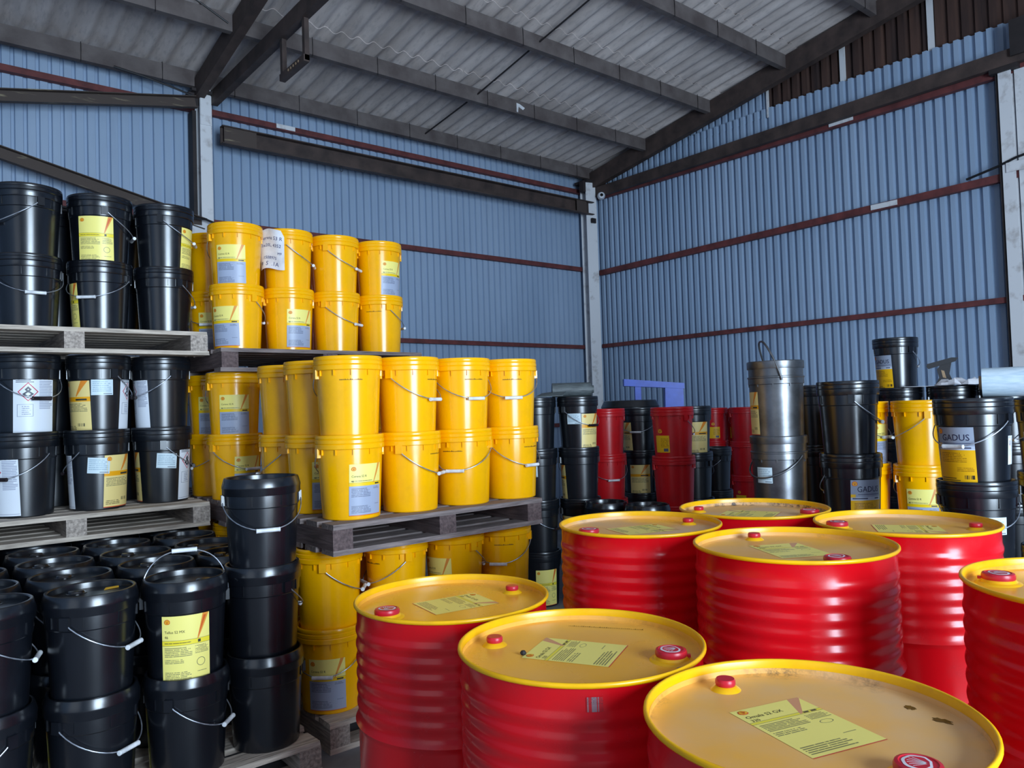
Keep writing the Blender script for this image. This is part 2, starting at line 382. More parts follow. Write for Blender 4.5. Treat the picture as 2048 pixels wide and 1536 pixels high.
# left wall (runs along +x at y = YW), its visible face towards -y
wl = empty('wall_left', (0, YW, 0), label='blue-grey ribbed metal wall behind the bucket stacks on the left', cat='wall', kind='structure')
sheetL = corr_sheet(1.0, 4.98, 0.1, 0.028, M['wall'], 'wall_sheet')
for i in range(14):
    x = -5.55 + i*0.998
    ob('wall_sheet', sheetL, wl, (x+1.0, -0.002*(i % 2), 0), rz=math.pi)
wr = empty('wall_right', (XW, 0, 0), label='blue-grey ribbed metal gable wall behind the drums on the right', cat='wall', kind='structure')
sheetR = corr_sheet(1.0, 5.02, 0.1, 0.042, M['wall'], 'wall_sheet', flat=0.44)
for i in range(13):
    y = YW - 1.0 - i*0.998
    ob('wall_sheet', sheetR, wr, (0.002*(i % 2), y, 0), rz=math.pi/2)
sheetX = corr_sheet(0.5, 0.32, 0.1, 0.04, M['wall'], 'wall_sheet', flat=0.5)
for i in range(5):   # short blue pieces filling up to the rafter near the corner
    ob('wall_sheet', sheetX, wr, (0.03, 5.12+i*0.5, 4.93 - 0.0*i), rz=math.pi/2)
sheetG = corr_sheet(1.0, 1.6, 0.125, 0.03, M['gable'], 'gable_sheet', flat=0.55)
for i in range(11):
    ob('gable_sheet', sheetG, wr, (0.075, YW-0.75-i*1.0, 4.9), rz=math.pi/2)
# far sides of the shed (behind the photographer): back wall with the open doorway and the side wall
wb = empty('wall_back', (0, BACK_Y, 0), label='ribbed metal wall with the open doorway behind the photographer', cat='wall', kind='structure')
def flat_panel(parent, a, b, z0, z1, thick=0.05, axis='x'):
    bb = MB()
    if axis == 'x': bb.box(a, b, -thick, 0, z0, z1)
    else: bb.box(-thick, 0, a, b, z0, z1)
    ob('wall_panel', bb.mesh('wall_panel', M['wall']), parent)
flat_panel(wb, SIDE_X, DOOR_X0, 0, 5.2); flat_panel(wb, DOOR_X1, XW, 0, 5.2); flat_panel(wb, DOOR_X0, DOOR_X1, DOOR_Z, 5.2)
ws = empty('wall_side', (SIDE_X, 0, 0), label='metal side wall with an open gate, left of the photographer', cat='wall', kind='structure')
flat_panel(ws, 0.4, YW, 0, 5.2, axis='y'); flat_panel(ws, BACK_Y, -3.6, 0, 5.2, axis='y'); flat_panel(ws, -3.6, 0.4, 3.9, 5.2, axis='y')

# roof: rows of wavy fibre-cement sheets, each row lapped over the one below it
roof = empty('ceiling', (0, 0, 0), label='grey wavy fibre-cement roof sheets above brown steel purlins', cat='roof', kind='structure')
PUR_Y = [7.97, 6.87, 5.79, 4.72, 3.65, 2.58, 1.51, 0.44]
def roof_sheet(length, waves=6, period=0.177, amp=0.024, name='roof_sheet'):
    """local x across the waves, y along the slope (0 = downhill end, length = uphill), z up"""
    b = MB(); n = waves*8+3; vs, fs = [], []
    for j, yy in enumerate((0.0, length)):
        for i in range(n):
            x = i*period/8
            z = amp*(1-math.cos(2*math.pi*x/period))
            vs.append((x, yy, z))
    for j, yy in enumerate((0.0, length)):
        for i in range(n):
            x = i*period/8
            z = amp*(1-math.cos(2*math.pi*x/period))
            vs.append((x, yy, z+0.007))
    for i in range(n-1):
        fs.append((i, n+i, n+i+1, i+1)); fs.append((2*n+i, 2*n+i+1, 3*n+i+1, 3*n+i))
        fs.append((i, i+1, 2*n+i+1, 2*n+i)); fs.append((n+i, 3*n+i, 3*n+i+1, n+i+1))
    fs.append((0, 2*n, 3*n, n)); fs.append((n-1, 2*n-1, 4*n-1, 3*n-1))
    b.add(vs, fs); return b.mesh(name, M['roof'], smooth=40)
rnd = random.Random(3)
ang = math.atan(PITCH)
rows = [8.42] + PUR_Y[1:] + [RIDGE_Y]
for r in range(len(rows)-1):
    y0, y1 = rows[r], rows[r+1]
    up_ext = 0.16 if r < len(rows)-2 else 0.05
    Ls = (y0 + 0.0 - y1 + up_ext)/math.cos(ang)
    me = roof_sheet(Ls)
    for i in range(14):
        x = -5.6 + i*1.062
        if x > 8.3: continue
        o = ob('roof_sheet', me, roof)
        # slope rises towards -y; rotate by 180 about z so local +y points uphill
        lift = 0.016
        tilt = ang - math.atan2(0.016, Ls)
        zl0 = z_under(y0)+lift
        if r == 0: tilt = math.atan(0.112); zl0 = 4.958
        o.rotation_euler = (tilt, 0, math.pi)
        o.location = (x+1.08+rnd.uniform(-.01, .01), y0+0.02+rnd.uniform(-.015, .015), zl0+0.002*(i % 2))
# far slope of the roof behind the photographer
me = roof_sheet(abs(BACK_Y-RIDGE_Y)/math.cos(ang)+0.3)
for i in range(14):
    o = ob('roof_sheet', me, roof); o.rotation_euler = (ang, 0, 0)
    o.location = (-5.6+i*1.062, BACK_Y-0.2, z_under(RIDGE_Y)-PITCH*abs(BACK_Y-0.2-RIDGE_Y)+0.03)

# ------------------------------------------------------------------ steel members
def C_poly(w, h, t=0.008, open_side=1):
    """channel: web at s=0, flanges reach towards +s (or -s)"""
    k = open_side
    return [(0, 0), (k*w, 0), (k*w, t), (k*t, t), (k*t, h-t), (k*w, h-t), (k*w, h), (0, h)]
def I_poly(w, h, t=0.012):
    a = w/2
    return [(-a, 0), (a, 0), (a, t), (t/2, t), (t/2, h-t), (a, h-t), (a, h), (-a, h), (-a, h-t), (-t/2, h-t), (-t/2, t), (-a, t)]
def L_poly(w, h, t=0.006, k=1):
    return [(0, 0), (k*w, 0), (k*w, t), (k*t, t), (k*t, h), (0, h)]
def beam(name, a, b, poly, side, up, mat, label, cat='beam', group=None):
    a, b = Vector(a), Vector(b)
    me = MB().extrude(poly, (0, 0, 0), b-a, side, up).mesh(name, mat)
    return ob(name, me, None, a, label=label, cat=cat, group=group)

X0 = -5.2
# purlins: web faces the photographer (-y), flanges point to +y
pur_names = ['along the eave above the left wall', 'second up from the left eave', 'third up from the left eave', 'fourth up from the left eave',
             'fifth up from the left eave', 'sixth up from the left eave', 'seventh up from the left eave', 'just below the ridge']
upn = Vector((0, PITCH, 1)).normalized()
boltm = MB().tube([(0, -0.006, -0.02), (0, -0.008, 0.09), (0, -0.004, 0.17)], 0.004, 5).mesh('hook_bolt', M['rod'])
for i, y in enumerate(PUR_Y):
    h = 0.16
    zb = z_under(y) - h - 0.002
    if i == 0: zb = 4.835
    o = beam('roof_purlin', (X0, y, zb), (XW-0.12, y, zb), C_poly(0.065, h), (0, 1, 0), (0, 0, 1), M['steel_purlin'],
             'dusty brown steel purlin %s' % pur_names[i], group='roof purlins')
    x = 0.4 if i % 2 else 0.75
    while x < XW-0.4 and i < 6:
        ob('hook_bolt', boltm, o, (x-X0, 0, 0.0)); x += 0.72
    if i == 1:      # dab of white paint on the web
        ob('paint_splash', MB().add([(0, -0.003, 0.02), (0.02, -0.003, 0.015), (0.03, -0.003, 0.085), (0.10, -0.003, 0.06), (0.13, -0.003, 0.09), (0.05, -0.003, 0.12), (0.0, -0.003, 0.125),
            (0, 0, 0.02), (0.02, 0, 0.015), (0.03, 0, 0.085), (0.10, 0, 0.06), (0.13, 0, 0.09), (0.05, 0, 0.12), (0.0, 0, 0.125)],
            [(0, 1, 2, 3, 4, 5, 6)] + [(k, 7+k, 7+(k+1) % 7, (k+1) % 7) for k in range(7)]).mesh('paint_splash', M['post_white']), o, (5.88-X0, 0, 0))
# rafters and horizontal ties (frames across the shed)
def rafter(x, k, name_l, w=0.09, h=0.24):
    a = Vector((x, 8.12, z_under(8.12)-h-0.012)); b = Vector((x, RIDGE_Y, z_under(RIDGE_Y)-h-0.012))
    return beam('roof_rafter', a, b, C_poly(w, h, 0.01, k), (1, 0, 0), (0, 0, 1), M['steel_brown'], name_l, group='roof rafters')
rafter(XW-0.2, 1, 'dark brown steel rafter climbing along the right gable wall')
rafter(2.50, 1, 'dark brown steel rafter above the white column on the left wall', h=0.2)
beam('tie_beam', (XW-0.16, 7.95, 4.545), (XW-0.16, -3.5, 4.545), C_poly(0.07, 0.145, 0.01, 1), (1, 0, 0), (0, 0, 1), M['steel_brown'],
     'long brown steel tie beam running level across the right gable wall', group='tie beams')
beam('tie_beam', (2.66, 7.98, 4.68), (2.66, -3.0, 4.68), C_poly(0.07, 0.14, 0.01, 1), (1, 0, 0), (0, 0, 1), M['steel_brown'],
     'dark brown steel tie beam running overhead from the left white column', group='tie beams')
# big channel on the left wall between the columns
cb = beam('channel_beam', (2.74, 7.95, 4.27), (XW-0.22, 7.95, 4.27), C_poly(0.08, 0.19, 0.012, -1), (0, 1, 0), (0, 0, 1), M['steel_brown'],
     'wide dark brown channel beam between the two white columns of left wall')
ob('end_plate', MB().box(0.02, 0.36, -0.07, -0.062, 0.014, 0.176).mesh('end_plate', M['steel_chip']), cb)
ob('end_plate', MB().box(5.1, 5.3, -0.07, -0.062, 0.014, 0.176).mesh('end_plate', M['steel_chip']), cb)
ob('hanging_ring', MB().tube([(1.35+0.02*math.cos(a*0.6), -0.05, -0.03+0.03*math.sin(a*0.6)) for a in range(12)], 0.003, 5).mesh('hanging_ring', M['rod']), cb)
# bracing in the left bay
def brace(a, b, h, label):
    a, b = Vector(a), Vector(b); d = (b-a).normalized(); up = Vector((0, 1, 0)).cross(d) * -1
    if up.z < 0: up = -up
    return beam('wall_brace', a, b, C_poly(0.06, h, 0.008, -1), (0, 1, 0), up, M['steel_chip'], label, group='wall braces')
brace((-3.2, 7.98, 3.49), (2.52, 7.98, 4.61), 0.115, 'chipped brown steel brace rising to the top of left white column')
brace((-3.2, 7.98, 4.72), (2.56, 7.98, 3.36), 0.115, 'chipped brown steel brace sloping down behind the top black buckets')
# girts on the walls
def girt_left(z, h, n):
    beam('wall_girt', (X0, YW-0.07, z), (XW-0.1, YW-0.07, z), L_poly(0.065, h, 0.006, 1), (0, 1, 0), (0, 0, 1), M['steel_red'],
         'red-brown angle iron girt across the left wall, %s' % n, group='wall girts')
for z, h, n in ((4.655, 0.06, 'the highest one'), (3.475, 0.06, 'at the top of the yellow buckets'), (2.30, 0.055, 'at mid height'), (1.15, 0.055, 'the lowest one')):
    girt_left(z, h, n)
def girt_right(z0, z1, h, n):
    beam('wall_girt', (XW-0.075, 7.95, z0), (XW-0.075, -4.4, z1), L_poly(0.065, h, 0.006, 1), (1, 0, 0), (0, 0, 1), M['steel_red'],
         'red-brown angle iron girt across the right wall, %s' % n, group='wall girts')
for z0, z1, h, n in ((4.535, 4.41, 0.075, 'the highest, just under the tie beam'), (3.39, 3.58, 0.075, 'second from the top'), (2.30, 2.305, 0.055, 'third from the top'), (1.15, 1.15, 0.055, 'the lowest one')):
    girt_right(z0, z1, h, n)
# pale joint plates on the girts
for (x, y, z, along, lab) in ((3.55, YW-0.08, 4.655, 'x', 'whitish splice patch on the highest girt of the left wall'),
                         (XW-0.085, 4.15, 4.50, 'y', 'whitish splice patch on the highest girt of the right wall'),
                         (XW-0.085, 3.72, 3.455, 'y', 'whitish splice patch on the second girt of the right wall')):
    b = MB()
    if along == 'x': b.box(-0.11, 0.11, -0.004, 0.004, 0.008, 0.056)
    else: b.box(-0.004, 0.004, -0.14, 0.14, 0.012, 0.066)
    ob('splice_plate', b.mesh('splice_plate', M['post_white']), None, (x, y, z), label=lab, cat='plate', group='girt splice plates')

# columns
def column(name, x, y, h, label, poly, side, up, mat=None, cap=True):
    root = empty(name, (x, y, 0), label=label, cat='column', group='steel columns')
    ob('shaft', MB().extrude(poly, (0, 0, 0), (0, 0, h), side, up).mesh('shaft', mat or M['post_white']), root)
    return root
rc = column('steel_column', 2.60, 8.12, 4.83, 'white painted steel column on left wall above the yellow buckets',
       I_poly(0.11, 0.16, 0.010), (1, 0, 0), (0, -1, 0))
ob('dark_flange', MB().box(-0.10, -0.062, -0.06, 0.07, 0, 4.62).mesh('dark_flange', M['steel_dark']), rc)
ob('head_plate', MB().box(-0.14, 0.10, -0.20, 0.06, 4.77, 4.80).mesh('head_plate', M['steel_dark']), rc)
ob('gusset', MB().box(-0.16, -0.06, -0.14, -0.08, 4.64, 4.77).mesh('gusset', M['steel_dark']), rc)
ob('paint_patch', MB().box(-0.052, 0.058, -0.17, -0.162, 4.45, 4.76).mesh('paint_patch', M['post_white']), rc)
ob('conduit', MB().tube([(0.075, -0.10, 3.3), (0.075, -0.10, 4.80)], 0.010, 8).mesh('conduit', M['post_white']), rc)
ob('bracket_plate', MB().box(-0.16, 0.06, -0.18, -0.172, 3.28, 3.40).mesh('bracket_plate', M['post_white']), rc)
rc = column('steel_column', XW-0.16, YW-0.13, 4.80, 'white painted steel column in the corner where two walls meet',
       I_poly(0.17, 0.20, 0.012), (0.94, -0.34, 0), (-0.34, -0.94, 0))
ob('head_plate', MB().box(-0.16, 0.14, -0.20, 0.06, 4.76, 4.80).mesh('head_plate', M['steel_dark']), rc)
ob('gusset', MB().box(0.02, 0.12, -0.32, -0.16, 4.55, 4.76).mesh('gusset', M['steel_dark']), rc)
ob('gusset', MB().box(-0.20, -0.08, -0.16, -0.08, 4.62, 4.78).mesh('gusset', M['steel_dark']), rc)
ob('clamp', MB().box(-0.10, -0.02, -0.23, -0.20, 4.15, 4.22).mesh('clamp', M['steel_dark']), rc)
rc = column('steel_column', XW-0.055, 2.52, 4.56, 'white painted steel column on the right wall at the picture edge',
       I_poly(0.11, 0.07, 0.010), (0, 1, 0), (-1, 0, 0))
ob('dark_flange', MB().box(-0.05, 0.0, 0.065, 0.085, 0, 4.50).mesh('dark_flange', M['steel_dark']), rc)
ob('head_plate', MB().box(-0.10, 0.08, -0.12, 0.12, 4.50, 4.56).mesh('head_plate', M['steel_dark']), rc)
ob('bracket_plate', MB().box(-0.085, -0.075, -0.28, 0.02, 3.53, 3.62).mesh('bracket_plate', M['post_white']), rc)
ob('side_plate', MB().box(-0.03, 0.0, -0.22, -0.07, 0, 4.5).mesh('side_plate', M['post_white']), rc)
# gable posts showing above the blue sheets
for y, z0, h, lab in ((4.17, 4.6, 0.86, 'white vertical post against the brown gable sheets, nearer the corner'), (3.22, 4.6, 1.05, 'white vertical post against brown gable sheets, near the frame top'),
                 (5.10, 4.9, 0.34, 'thin pale lath at the end of the stepped blue sheets')):
    w = 0.03 if y < 5 else 0.012
    ob('gable_post', MB().box(-0.012, 0.012, -w, w, 0, h).mesh('gable_post', M['post_white']), None, (XW+0.058 if y < 5 else XW+0.01, y, z0), label=lab, cat='post', group='gable posts')
# king post and gusset at the picture's right top
kp = beam('gusset_plate', (XW-0.2, 2.44, 4.60), (XW-0.2, 2.05, 4.60), [(0, 0), (0.02, 0), (0.02, 0.34), (0, 0.34)], (1, 0, 0), (0, 0, 1), M['steel_dark'],
          'dark steel gusset plate above the right hand white column', cat='plate')
# sag rods between the purlins
for i, (ya, yb) in enumerate(zip(PUR_Y[:5], PUR_Y[1:6])):
    za, zb2 = z_under(ya)-0.07, z_under(yb)-0.07
    if i == 0: za = 4.92
    a = Vector((5.30, ya, za)); b = Vector((5.30, yb, zb2))
    ob('sag_rod', MB().tube([(0, 0, 0), b-a], 0.009, 6).mesh('sag_rod', M['rod']), None, a,
       label='thin dark sag rod joining the %s roof purlins from the eave' % ['first and second', 'second and third', 'third and fourth', 'fourth and fifth', 'fifth and sixth'][i], cat='rod', group='sag rods')
# hanging U frame
hf = empty('hanging_frame', (2.70, 6.0, 4.33), label='brown angle iron U-frame hanging from the tie beam overhead', cat='bracket')
ob('leg', MB().box(-0.02, 0.02, 0.20, 0.245, 0, 0.50).mesh('leg', M['steel_brown']), hf)
ob('leg', MB().box(-0.02, 0.02, -0.245, -0.20, 0, 0.86).mesh('leg', M['steel_brown']), hf)
bar = ob('cross_bar', MB().box(-0.03, 0.02, -0.245, 0.245, -0.012, 0.045).mesh('cross_bar', M['steel_brown']), hf)
hole = MB().lathe([(0, 0), (0.011, 0), (0.011, 0.004), (0, 0.004)], 10).mesh('bolt_hole', M['card'])
for k in range(5): ob('bolt_hole', hole, bar, (-0.03, -0.14+0.05*k, 0.02), rot=(0, R(-90), 0))
# cables
def cable(pts, r, label, mat='cable'):
    o0 = Vector(pts[0])
    ob('electric_cable', MB().tube([Vector(p)-o0 for p in pts], r, 6).mesh('electric_cable', M[mat]), None, o0, label=label, cat='cable')
cable([(1.75, 7.96, 4.84), (2.0, 7.93, 4.80), (2.25, 7.92, 4.755), (2.45, 7.92, 4.715)], 0.010, 'thin black cable slanting to the head of left white column')
cable([(2.35, 7.9, 3.44), (2.45, 7.88, 3.45), (2.55, 7.86, 3.445), (2.68, 7.87, 3.41), (2.74, 7.92, 3.35), (3.2, 8.10, 3.33), (4.4, 8.12, 3.31)], 0.012, 'black cable looped around left white column above the yellow buckets')
cable([(XW-0.10, 2.9, 3.56), (XW-0.12, 2.62, 3.61), (XW-0.15, 2.45, 3.65), (XW-0.15, 2.2, 3.69)], 0.012, 'black cable looped around the white column on right wall')
cable([(2.05, 6.86, 5.20), (2.2, 6.86, 5.14), (2.33, 6.86, 5.08), (2.46, 6.86, 5.02)], 0.008, 'thin black cable running down to the rafter above the left column')
cc = empty('security_camera', (XW-0.18, 7.76, 4.53), label='small round white security camera beside the corner column', cat='camera')
ob('mount', MB().tube([(0, 0, 0.02), (0.1, 0.03, 0.08)], 0.02, 8).mesh('mount', M['cctv']), cc)
ob('shell', MB().lathe([(0, -0.055), (0.04, -0.045), (0.057, -0.015), (0.057, 0.02), (0.045, 0.05), (0.028, 0.058), (0, 0.058)], 20).mesh('shell', M['cctv'], smooth=40), cc, rot=(R(90), 0, R(-40)))
ob('lens', MB().lathe([(0, 0.055), (0.024, 0.055), (0.022, 0.064), (0, 0.066)], 16).mesh('lens', M['lens'], smooth=40), cc, rot=(R(90), 0, R(-40)))

# ------------------------------------------------------------------ lettering and emblems
def text_geom(s, size):
    cu = bpy.data.curves.new('txt', 'FONT'); cu.body = s; cu.size = size; cu.resolution_u = 2
    o = bpy.data.objects.new('txt', cu); COL.objects.link(o)
    bpy.context.view_layer.update()
    me = bpy.data.meshes.new_from_object(o.evaluated_get(bpy.context.evaluated_depsgraph_get()))
    vs = [tuple(v.co) for v in me.vertices]; fs = [tuple(p.vertices) for p in me.polygons]
    bpy.data.objects.remove(o); bpy.data.curves.remove(cu); bpy.data.meshes.remove(me)
    return vs, fs
def shell_pts(r, scale=1.0):
    P = []
    for k in range(0, 29):
        t = R(-28 + 236*k/28)
        q = r*scale*(1 + 0.05*abs(math.sin(3.5*(t))))
        P.append((q*math.cos(t)*1.02, q*math.sin(t)*0.95))
    P += [(-0.42*r*scale, -0.78*r*scale), (0.42*r*scale, -0.78*r*scale)]
    return P
def shell_flat(r):
    """scallop emblem in the xy plane: (verts, faces, mats) with 0 outline, 1 fill"""
    o, i = shell_pts(r), shell_pts(r, 0.80); n = len(o)
    vs = [(x, y, 0) for x, y in o] + [(x, y, 0.0004) for x, y in i]
    fs = [(k, (k+1) % n, n+(k+1) % n, n+k) for k in range(n)] + [tuple(range(n, 2*n))]
    ms = [0]*n + [1]
    for a in (-60, -36, -12, 12, 36, 60):           # ribs
        ca, sa = math.sin(R(a)), math.cos(R(a)); b = len(vs); w = 0.035*r
        bx, by = 0.0, -0.5*r; tx, ty = 0.72*r*ca, 0.72*r*sa*0.95
        vs += [(bx+ca*0.1*r - sa*w, by+0.1*r*sa + ca*w, 0.0007), (bx+ca*0.1*r + sa*w, by+0.1*r*sa - ca*w, 0.0007), (tx+sa*w, ty-ca*w, 0.0007), (tx-sa*w, ty+ca*w, 0.0007)]
        fs.append((b, b+1, b+2, b+3)); ms.append(0)
    return vs, fs, ms

# ------------------------------------------------------------------ buckets
def body_r(z): return 0.1315 + (0.147-0.1315)*min(z, 0.305)/0.305
def silver_r(z): return 0.1385 + 0.0075*z/0.30
def bucket_body(name, mat, style):
    b = MB()
    if style == 'ribbed':
        b.lathe([(0, 0), (0.127, 0), (0.1305, 0.004), (0.147, 0.305), (0.147, 0.33), (0.13, 0.335), (0, 0.335)])
        for k in range(12):
            a = 2*math.pi*(k+0.5)/12; c, s = math.cos(a), math.sin(a)
            bb = MB().box(0.143, 0.1535, -0.002, 0.002, 0.284, 0.312)
            b.add([(x*c-y*s, x*s+y*c, z) for x, y, z in bb.v], bb.f)
        ear_z0, ear_z1 = 0.272, 0.312
    else:
        b.lathe([(0, 0), (0.127, 0), (0.1305, 0.004), (0.1442, 0.252), (0.1475, 0.256), (0.1500, 0.305), (0.1500, 0.33), (0.13, 0.335), (0, 0.335)])
        for k in range(8):
            a = 2*math.pi*(k+0.5)/8; c, s = math.cos(a), math.sin(a)
            bb = MB().box(0.146, 0.1525, -0.0015, 0.0015, 0.262, 0.306)
            b.add([(x*c-y*s, x*s+y*c, z) for x, y, z in bb.v], bb.f)
        ear_z0, ear_z1 = 0.262, 0.304
    for s in (-1, 1):      # bail ears at local +-y
        b.box(-0.016, 0.016, s*0.143 if s > 0 else -0.160, 0.160 if s > 0 else -0.143, ear_z0, ear_z1)
    return b.mesh(name, mat, smooth=32)
def bucket_lid(name, mat, style):
    b = MB()
    if style == 'ribbed':
        b.lathe([(0.148, 0.309), (0.1555, 0.308), (0.1575, 0.311), (0.1575, 0.328), (0.1545, 0.3315), (0.1572, 0.335), (0.1572, 0.348), (0.1542, 0.351),
                 (0.1560, 0.354), (0.1560, 0.365), (0.1535, 0.370), (0.146, 0.370), (0.142, 0.366), (0.1385, 0.347), (0, 0.347)])
    elif style == 'straight':
        b.lathe([(0.149, 0.303), (0.1550, 0.302), (0.1565, 0.305), (0.1565, 0.331), (0.1550, 0.333), (0.1575, 0.336), (0.1575, 0.350), (0.1560, 0.352), (0.1570, 0.354), (0.1570, 0.364), (0.1550, 0.369),
                 (0.1500, 0.370), (0.1455, 0.366), (0.1400, 0.347), (0, 0.347)])
    else:
        b.lathe([(0.149, 0.303), (0.1545, 0.302), (0.1560, 0.305), (0.1560, 0.327), (0.1575, 0.330), (0.1575, 0.337), (0.1505, 0.362), (0.1480, 0.3685),
                 (0.1450, 0.370), (0.1400, 0.3695), (0.1370, 0.366), (0.1345, 0.347), (0, 0.347)])
    return b.mesh(name, mat, smooth=32)
M['black_s'] = M['black']
STY = {'yellow': 'ribbed', 'red': 'ribbed', 'black': 'banded', 'black_m': 'straight', 'black_s': 'straight'}
BODY = {k: bucket_body('body', M[k], STY[k]) for k in STY}
LID = {k: bucket_lid('lid', M[k], STY[k]) for k in STY}
sv = MB().lathe([(0, 0), (0.134, 0), (0.138, 0.004), (0.1455, 0.296), (0.1505, 0.299), (0.1505, 0.330), (0.1535, 0.333), (0.1535, 0.339), (0.1470, 0.342), (0.1475, 0.387), (0, 0.387)])
for k in range(10):
    a = 2*math.pi*k/10
    bb = MB().box(0.144, 0.150, -0.004, 0.004, 0.284, 0.302)
    sv.add([(x*math.cos(a)-y*math.sin(a), x*math.sin(a)+y*math.cos(a), z) for x, y, z in bb.v], bb.f)
BODY['silver'] = sv.mesh('body', M['silver'], smooth=32)
LID['silver'] = MB().lathe([(0.148, 0.384), (0.1530, 0.383), (0.1540, 0.386), (0.1540, 0.421), (0.151, 0.425), (0.144, 0.424), (0.1405, 0.411), (0, 0.409)]).mesh('lid', M['silver'], smooth=32)
SPOUT = {k: MB().lathe([(0.036, 0.347), (0.036, 0.3485), (0.030, 0.3495), (0.026, 0.356), (0.022, 0.3575), (0, 0.3575)], 24).mesh('spout_cap', M[k], smooth=32) for k in STY}

def bail_points(mode, ear_z, n=24, rr=0.157, lean=0.05, rise=0.168):
    P = []
    if mode == 'down':
        for k in range(n+1):
            a = math.pi*(k/n - 0.5)                       # -90..90 about +x
            c = max(0.0, math.cos(a))
            drop = 0.118*(c**0.85)
            r = rr + 0.003*c
            P.append((r*math.cos(a), r*math.sin(a), ear_z - drop))
    else:                                              # bail standing up over the lid
        for k in range(n+1):
            a = math.pi*(k/n - 0.5); c = math.cos(a)
            P.append((lean*c, rr*math.copysign(abs(math.sin(a))**0.8, math.sin(a)), ear_z + rise*c**0.9))
    return P
def handle_mesh(mode, mat, ear_z, rad=0.0024, **k): return MB().tube(bail_points(mode, ear_z, **k), rad, 6).mesh('handle', mat, smooth=60)
def grip_mesh(mode, mat, ear_z):
    P = bail_points(mode, ear_z); c = P[len(P)//2]
    n = 12; b = MB()
    pr = [(0, -0.046), (0.0085, -0.046), (0.0095, -0.044), (0.0085, -0.040), (0.0085, 0.040), (0.0095, 0.044), (0.0085, 0.046), (0, 0.046)]
    bb = MB().lathe(pr, n)
    b.add([(c[0]+x, c[1]+z, c[2]+y) for x, y, z in bb.v], bb.f)
    return b.mesh('grip', mat, smooth=40)
H_DOWN, H_UP = handle_mesh('down', M['wire'], 0.288), handle_mesh('up', M['wire'], 0.288)
G_DOWN, G_UP = grip_mesh('down', M['white'], 0.288), grip_mesh('up', M['white'], 0.288)
G_DARK = grip_mesh('down', M['dark_grip'], 0.288)
H_SILV_UP = handle_mesh('up', M['silver'], 0.318, 0.006, lean=0.075, rise=0.22); H_SILV = handle_mesh('down', M['silver'], 0.318, 0.005)

def label_patch(name, w, h, zc, mat, rf, off=0.0012, tilt=0.0, nu=12):
    b = MB(); vs, uv, fs = [], [], []
    for j in range(3):
        for i in range(nu+1):
            u, v = i/nu, j/2; sx, sz = (u-0.5)*w, (v-0.5)*h
            s = sx*math.cos(tilt)-sz*math.sin(tilt); z = zc + sx*math.sin(tilt)+sz*math.cos(tilt)
            r = rf(z)+off; a = s/r
            vs.append((r*math.cos(a), r*math.sin(a), z)); uv.append((u, v))
    for j in range(2):
        for i in range(nu):
            k = j*(nu+1)+i; fs.append((k, k+1, k+nu+2, k+nu+1))
    b.add(vs, fs); return b.mesh(name, mat, smooth=60, uv=uv)
def bend(vs, w, h, zc, rf, off, ox, oy, rot=0.0):
    """flat print (x right, y up, from the label's lower left corner) wrapped on the bucket"""
    out = []
    for x, y, z in vs:
        X, Y = x*math.cos(rot)-y*math.sin(rot), x*math.sin(rot)+y*math.cos(rot)
        sx = X+ox-w/2; zz = zc + Y+oy-h/2; r = rf(zz)+off+z*0.5
        out.append((r*math.cos(sx/r), r*math.sin(sx/r), zz))
    return out
def lettering(lines, w, h, zc, rf, mat, off=0.0018, name='lettering'):
    b = MB()
    for s, size, ox, oy in lines:
        vs, fs = text_geom(s, size); b.add(bend(vs, w, h, zc, rf, off, ox, oy), fs)
    return b.mesh(name, mat)
def emblem_mesh(r, w, h, zc, rf, ox, oy, m1='em_red', m2='em_yellow'):
    vs, fs, ms = shell_flat(r); b = MB()
    b.v = bend(vs, w, h, zc, rf, 0.0016, ox, oy); b.f = fs; b.m = ms
    return b.mesh('emblem', [M[m1], M[m2]])
LW, LH = 0.172, 0.240
LAB = {}
def deflabel(key, w, h, zc, mat, rf=body_r, text=None, tmat='ink', emb=None, tilt=0.0, pname='paper_label'):
    d = {'me': label_patch(pname, w, h, zc, M[mat], rf, tilt=tilt), 'name': pname, 'sub': []}
    if text: d['sub'].append(('lettering', lettering(text, w, h, zc, rf, M[tmat])))
    if emb: d['sub'].append(('emblem', emblem_mesh(emb[0], w, h, zc, rf, emb[1], emb[2])))
    LAB[key] = d
deflabel('tellus', LW, LH, 0.130, 'lab_tellus', text=[('Tellus S2 MX', 0.0135, 0.010, 0.178), ('46', 0.0135, 0.010, 0.160)], emb=(0.0105, 0.020, 0.219))
deflabel('black_plain', LW, LH, 0.130, 'lab_tellus', emb=(0.0105, 0.020, 0.219))
deflabel('corena', 0.168, 0.225, 0.130, 'lab_corena', text=[('Corena S2 R', 0.0135, 0.010, 0.168), ('46', 0.011, 0.010, 0.147)], emb=(0.0105, 0.020, 0.204))
deflabel('mysella', LW, LH, 0.130, 'lab_mysella', emb=(0.011, 0.024, 0.222))
deflabel('hazard', 0.190, 0.250, 0.135, 'lab_white')
deflabel('sticker', 0.105, 0.072, 0.218, 'lab_sticker', pname='white_sticker')
deflabel('sticker_l', 0.105, 0.072, 0.205, 'lab_sticker', tilt=-0.07, pname='white_sticker')
deflabel('gadus', LW, LH, 0.130, 'lab_gadus', text=[('GADUS', 0.038, 0.030, 0.184)], tmat='navy', emb=(0.013, 0.020, 0.222))
deflabel('redlab', 0.115, 0.120, 0.110, 'lab_red', emb=(0.02, 0.045, 0.150))
deflabel('sv_strip', 0.10, 0.235, 0.140, 'lab_mysella', rf=silver_r)
deflabel('sv_white', 0.095, 0.085, 0.215, 'lab_sticker', rf=silver_r, pname='white_sticker')
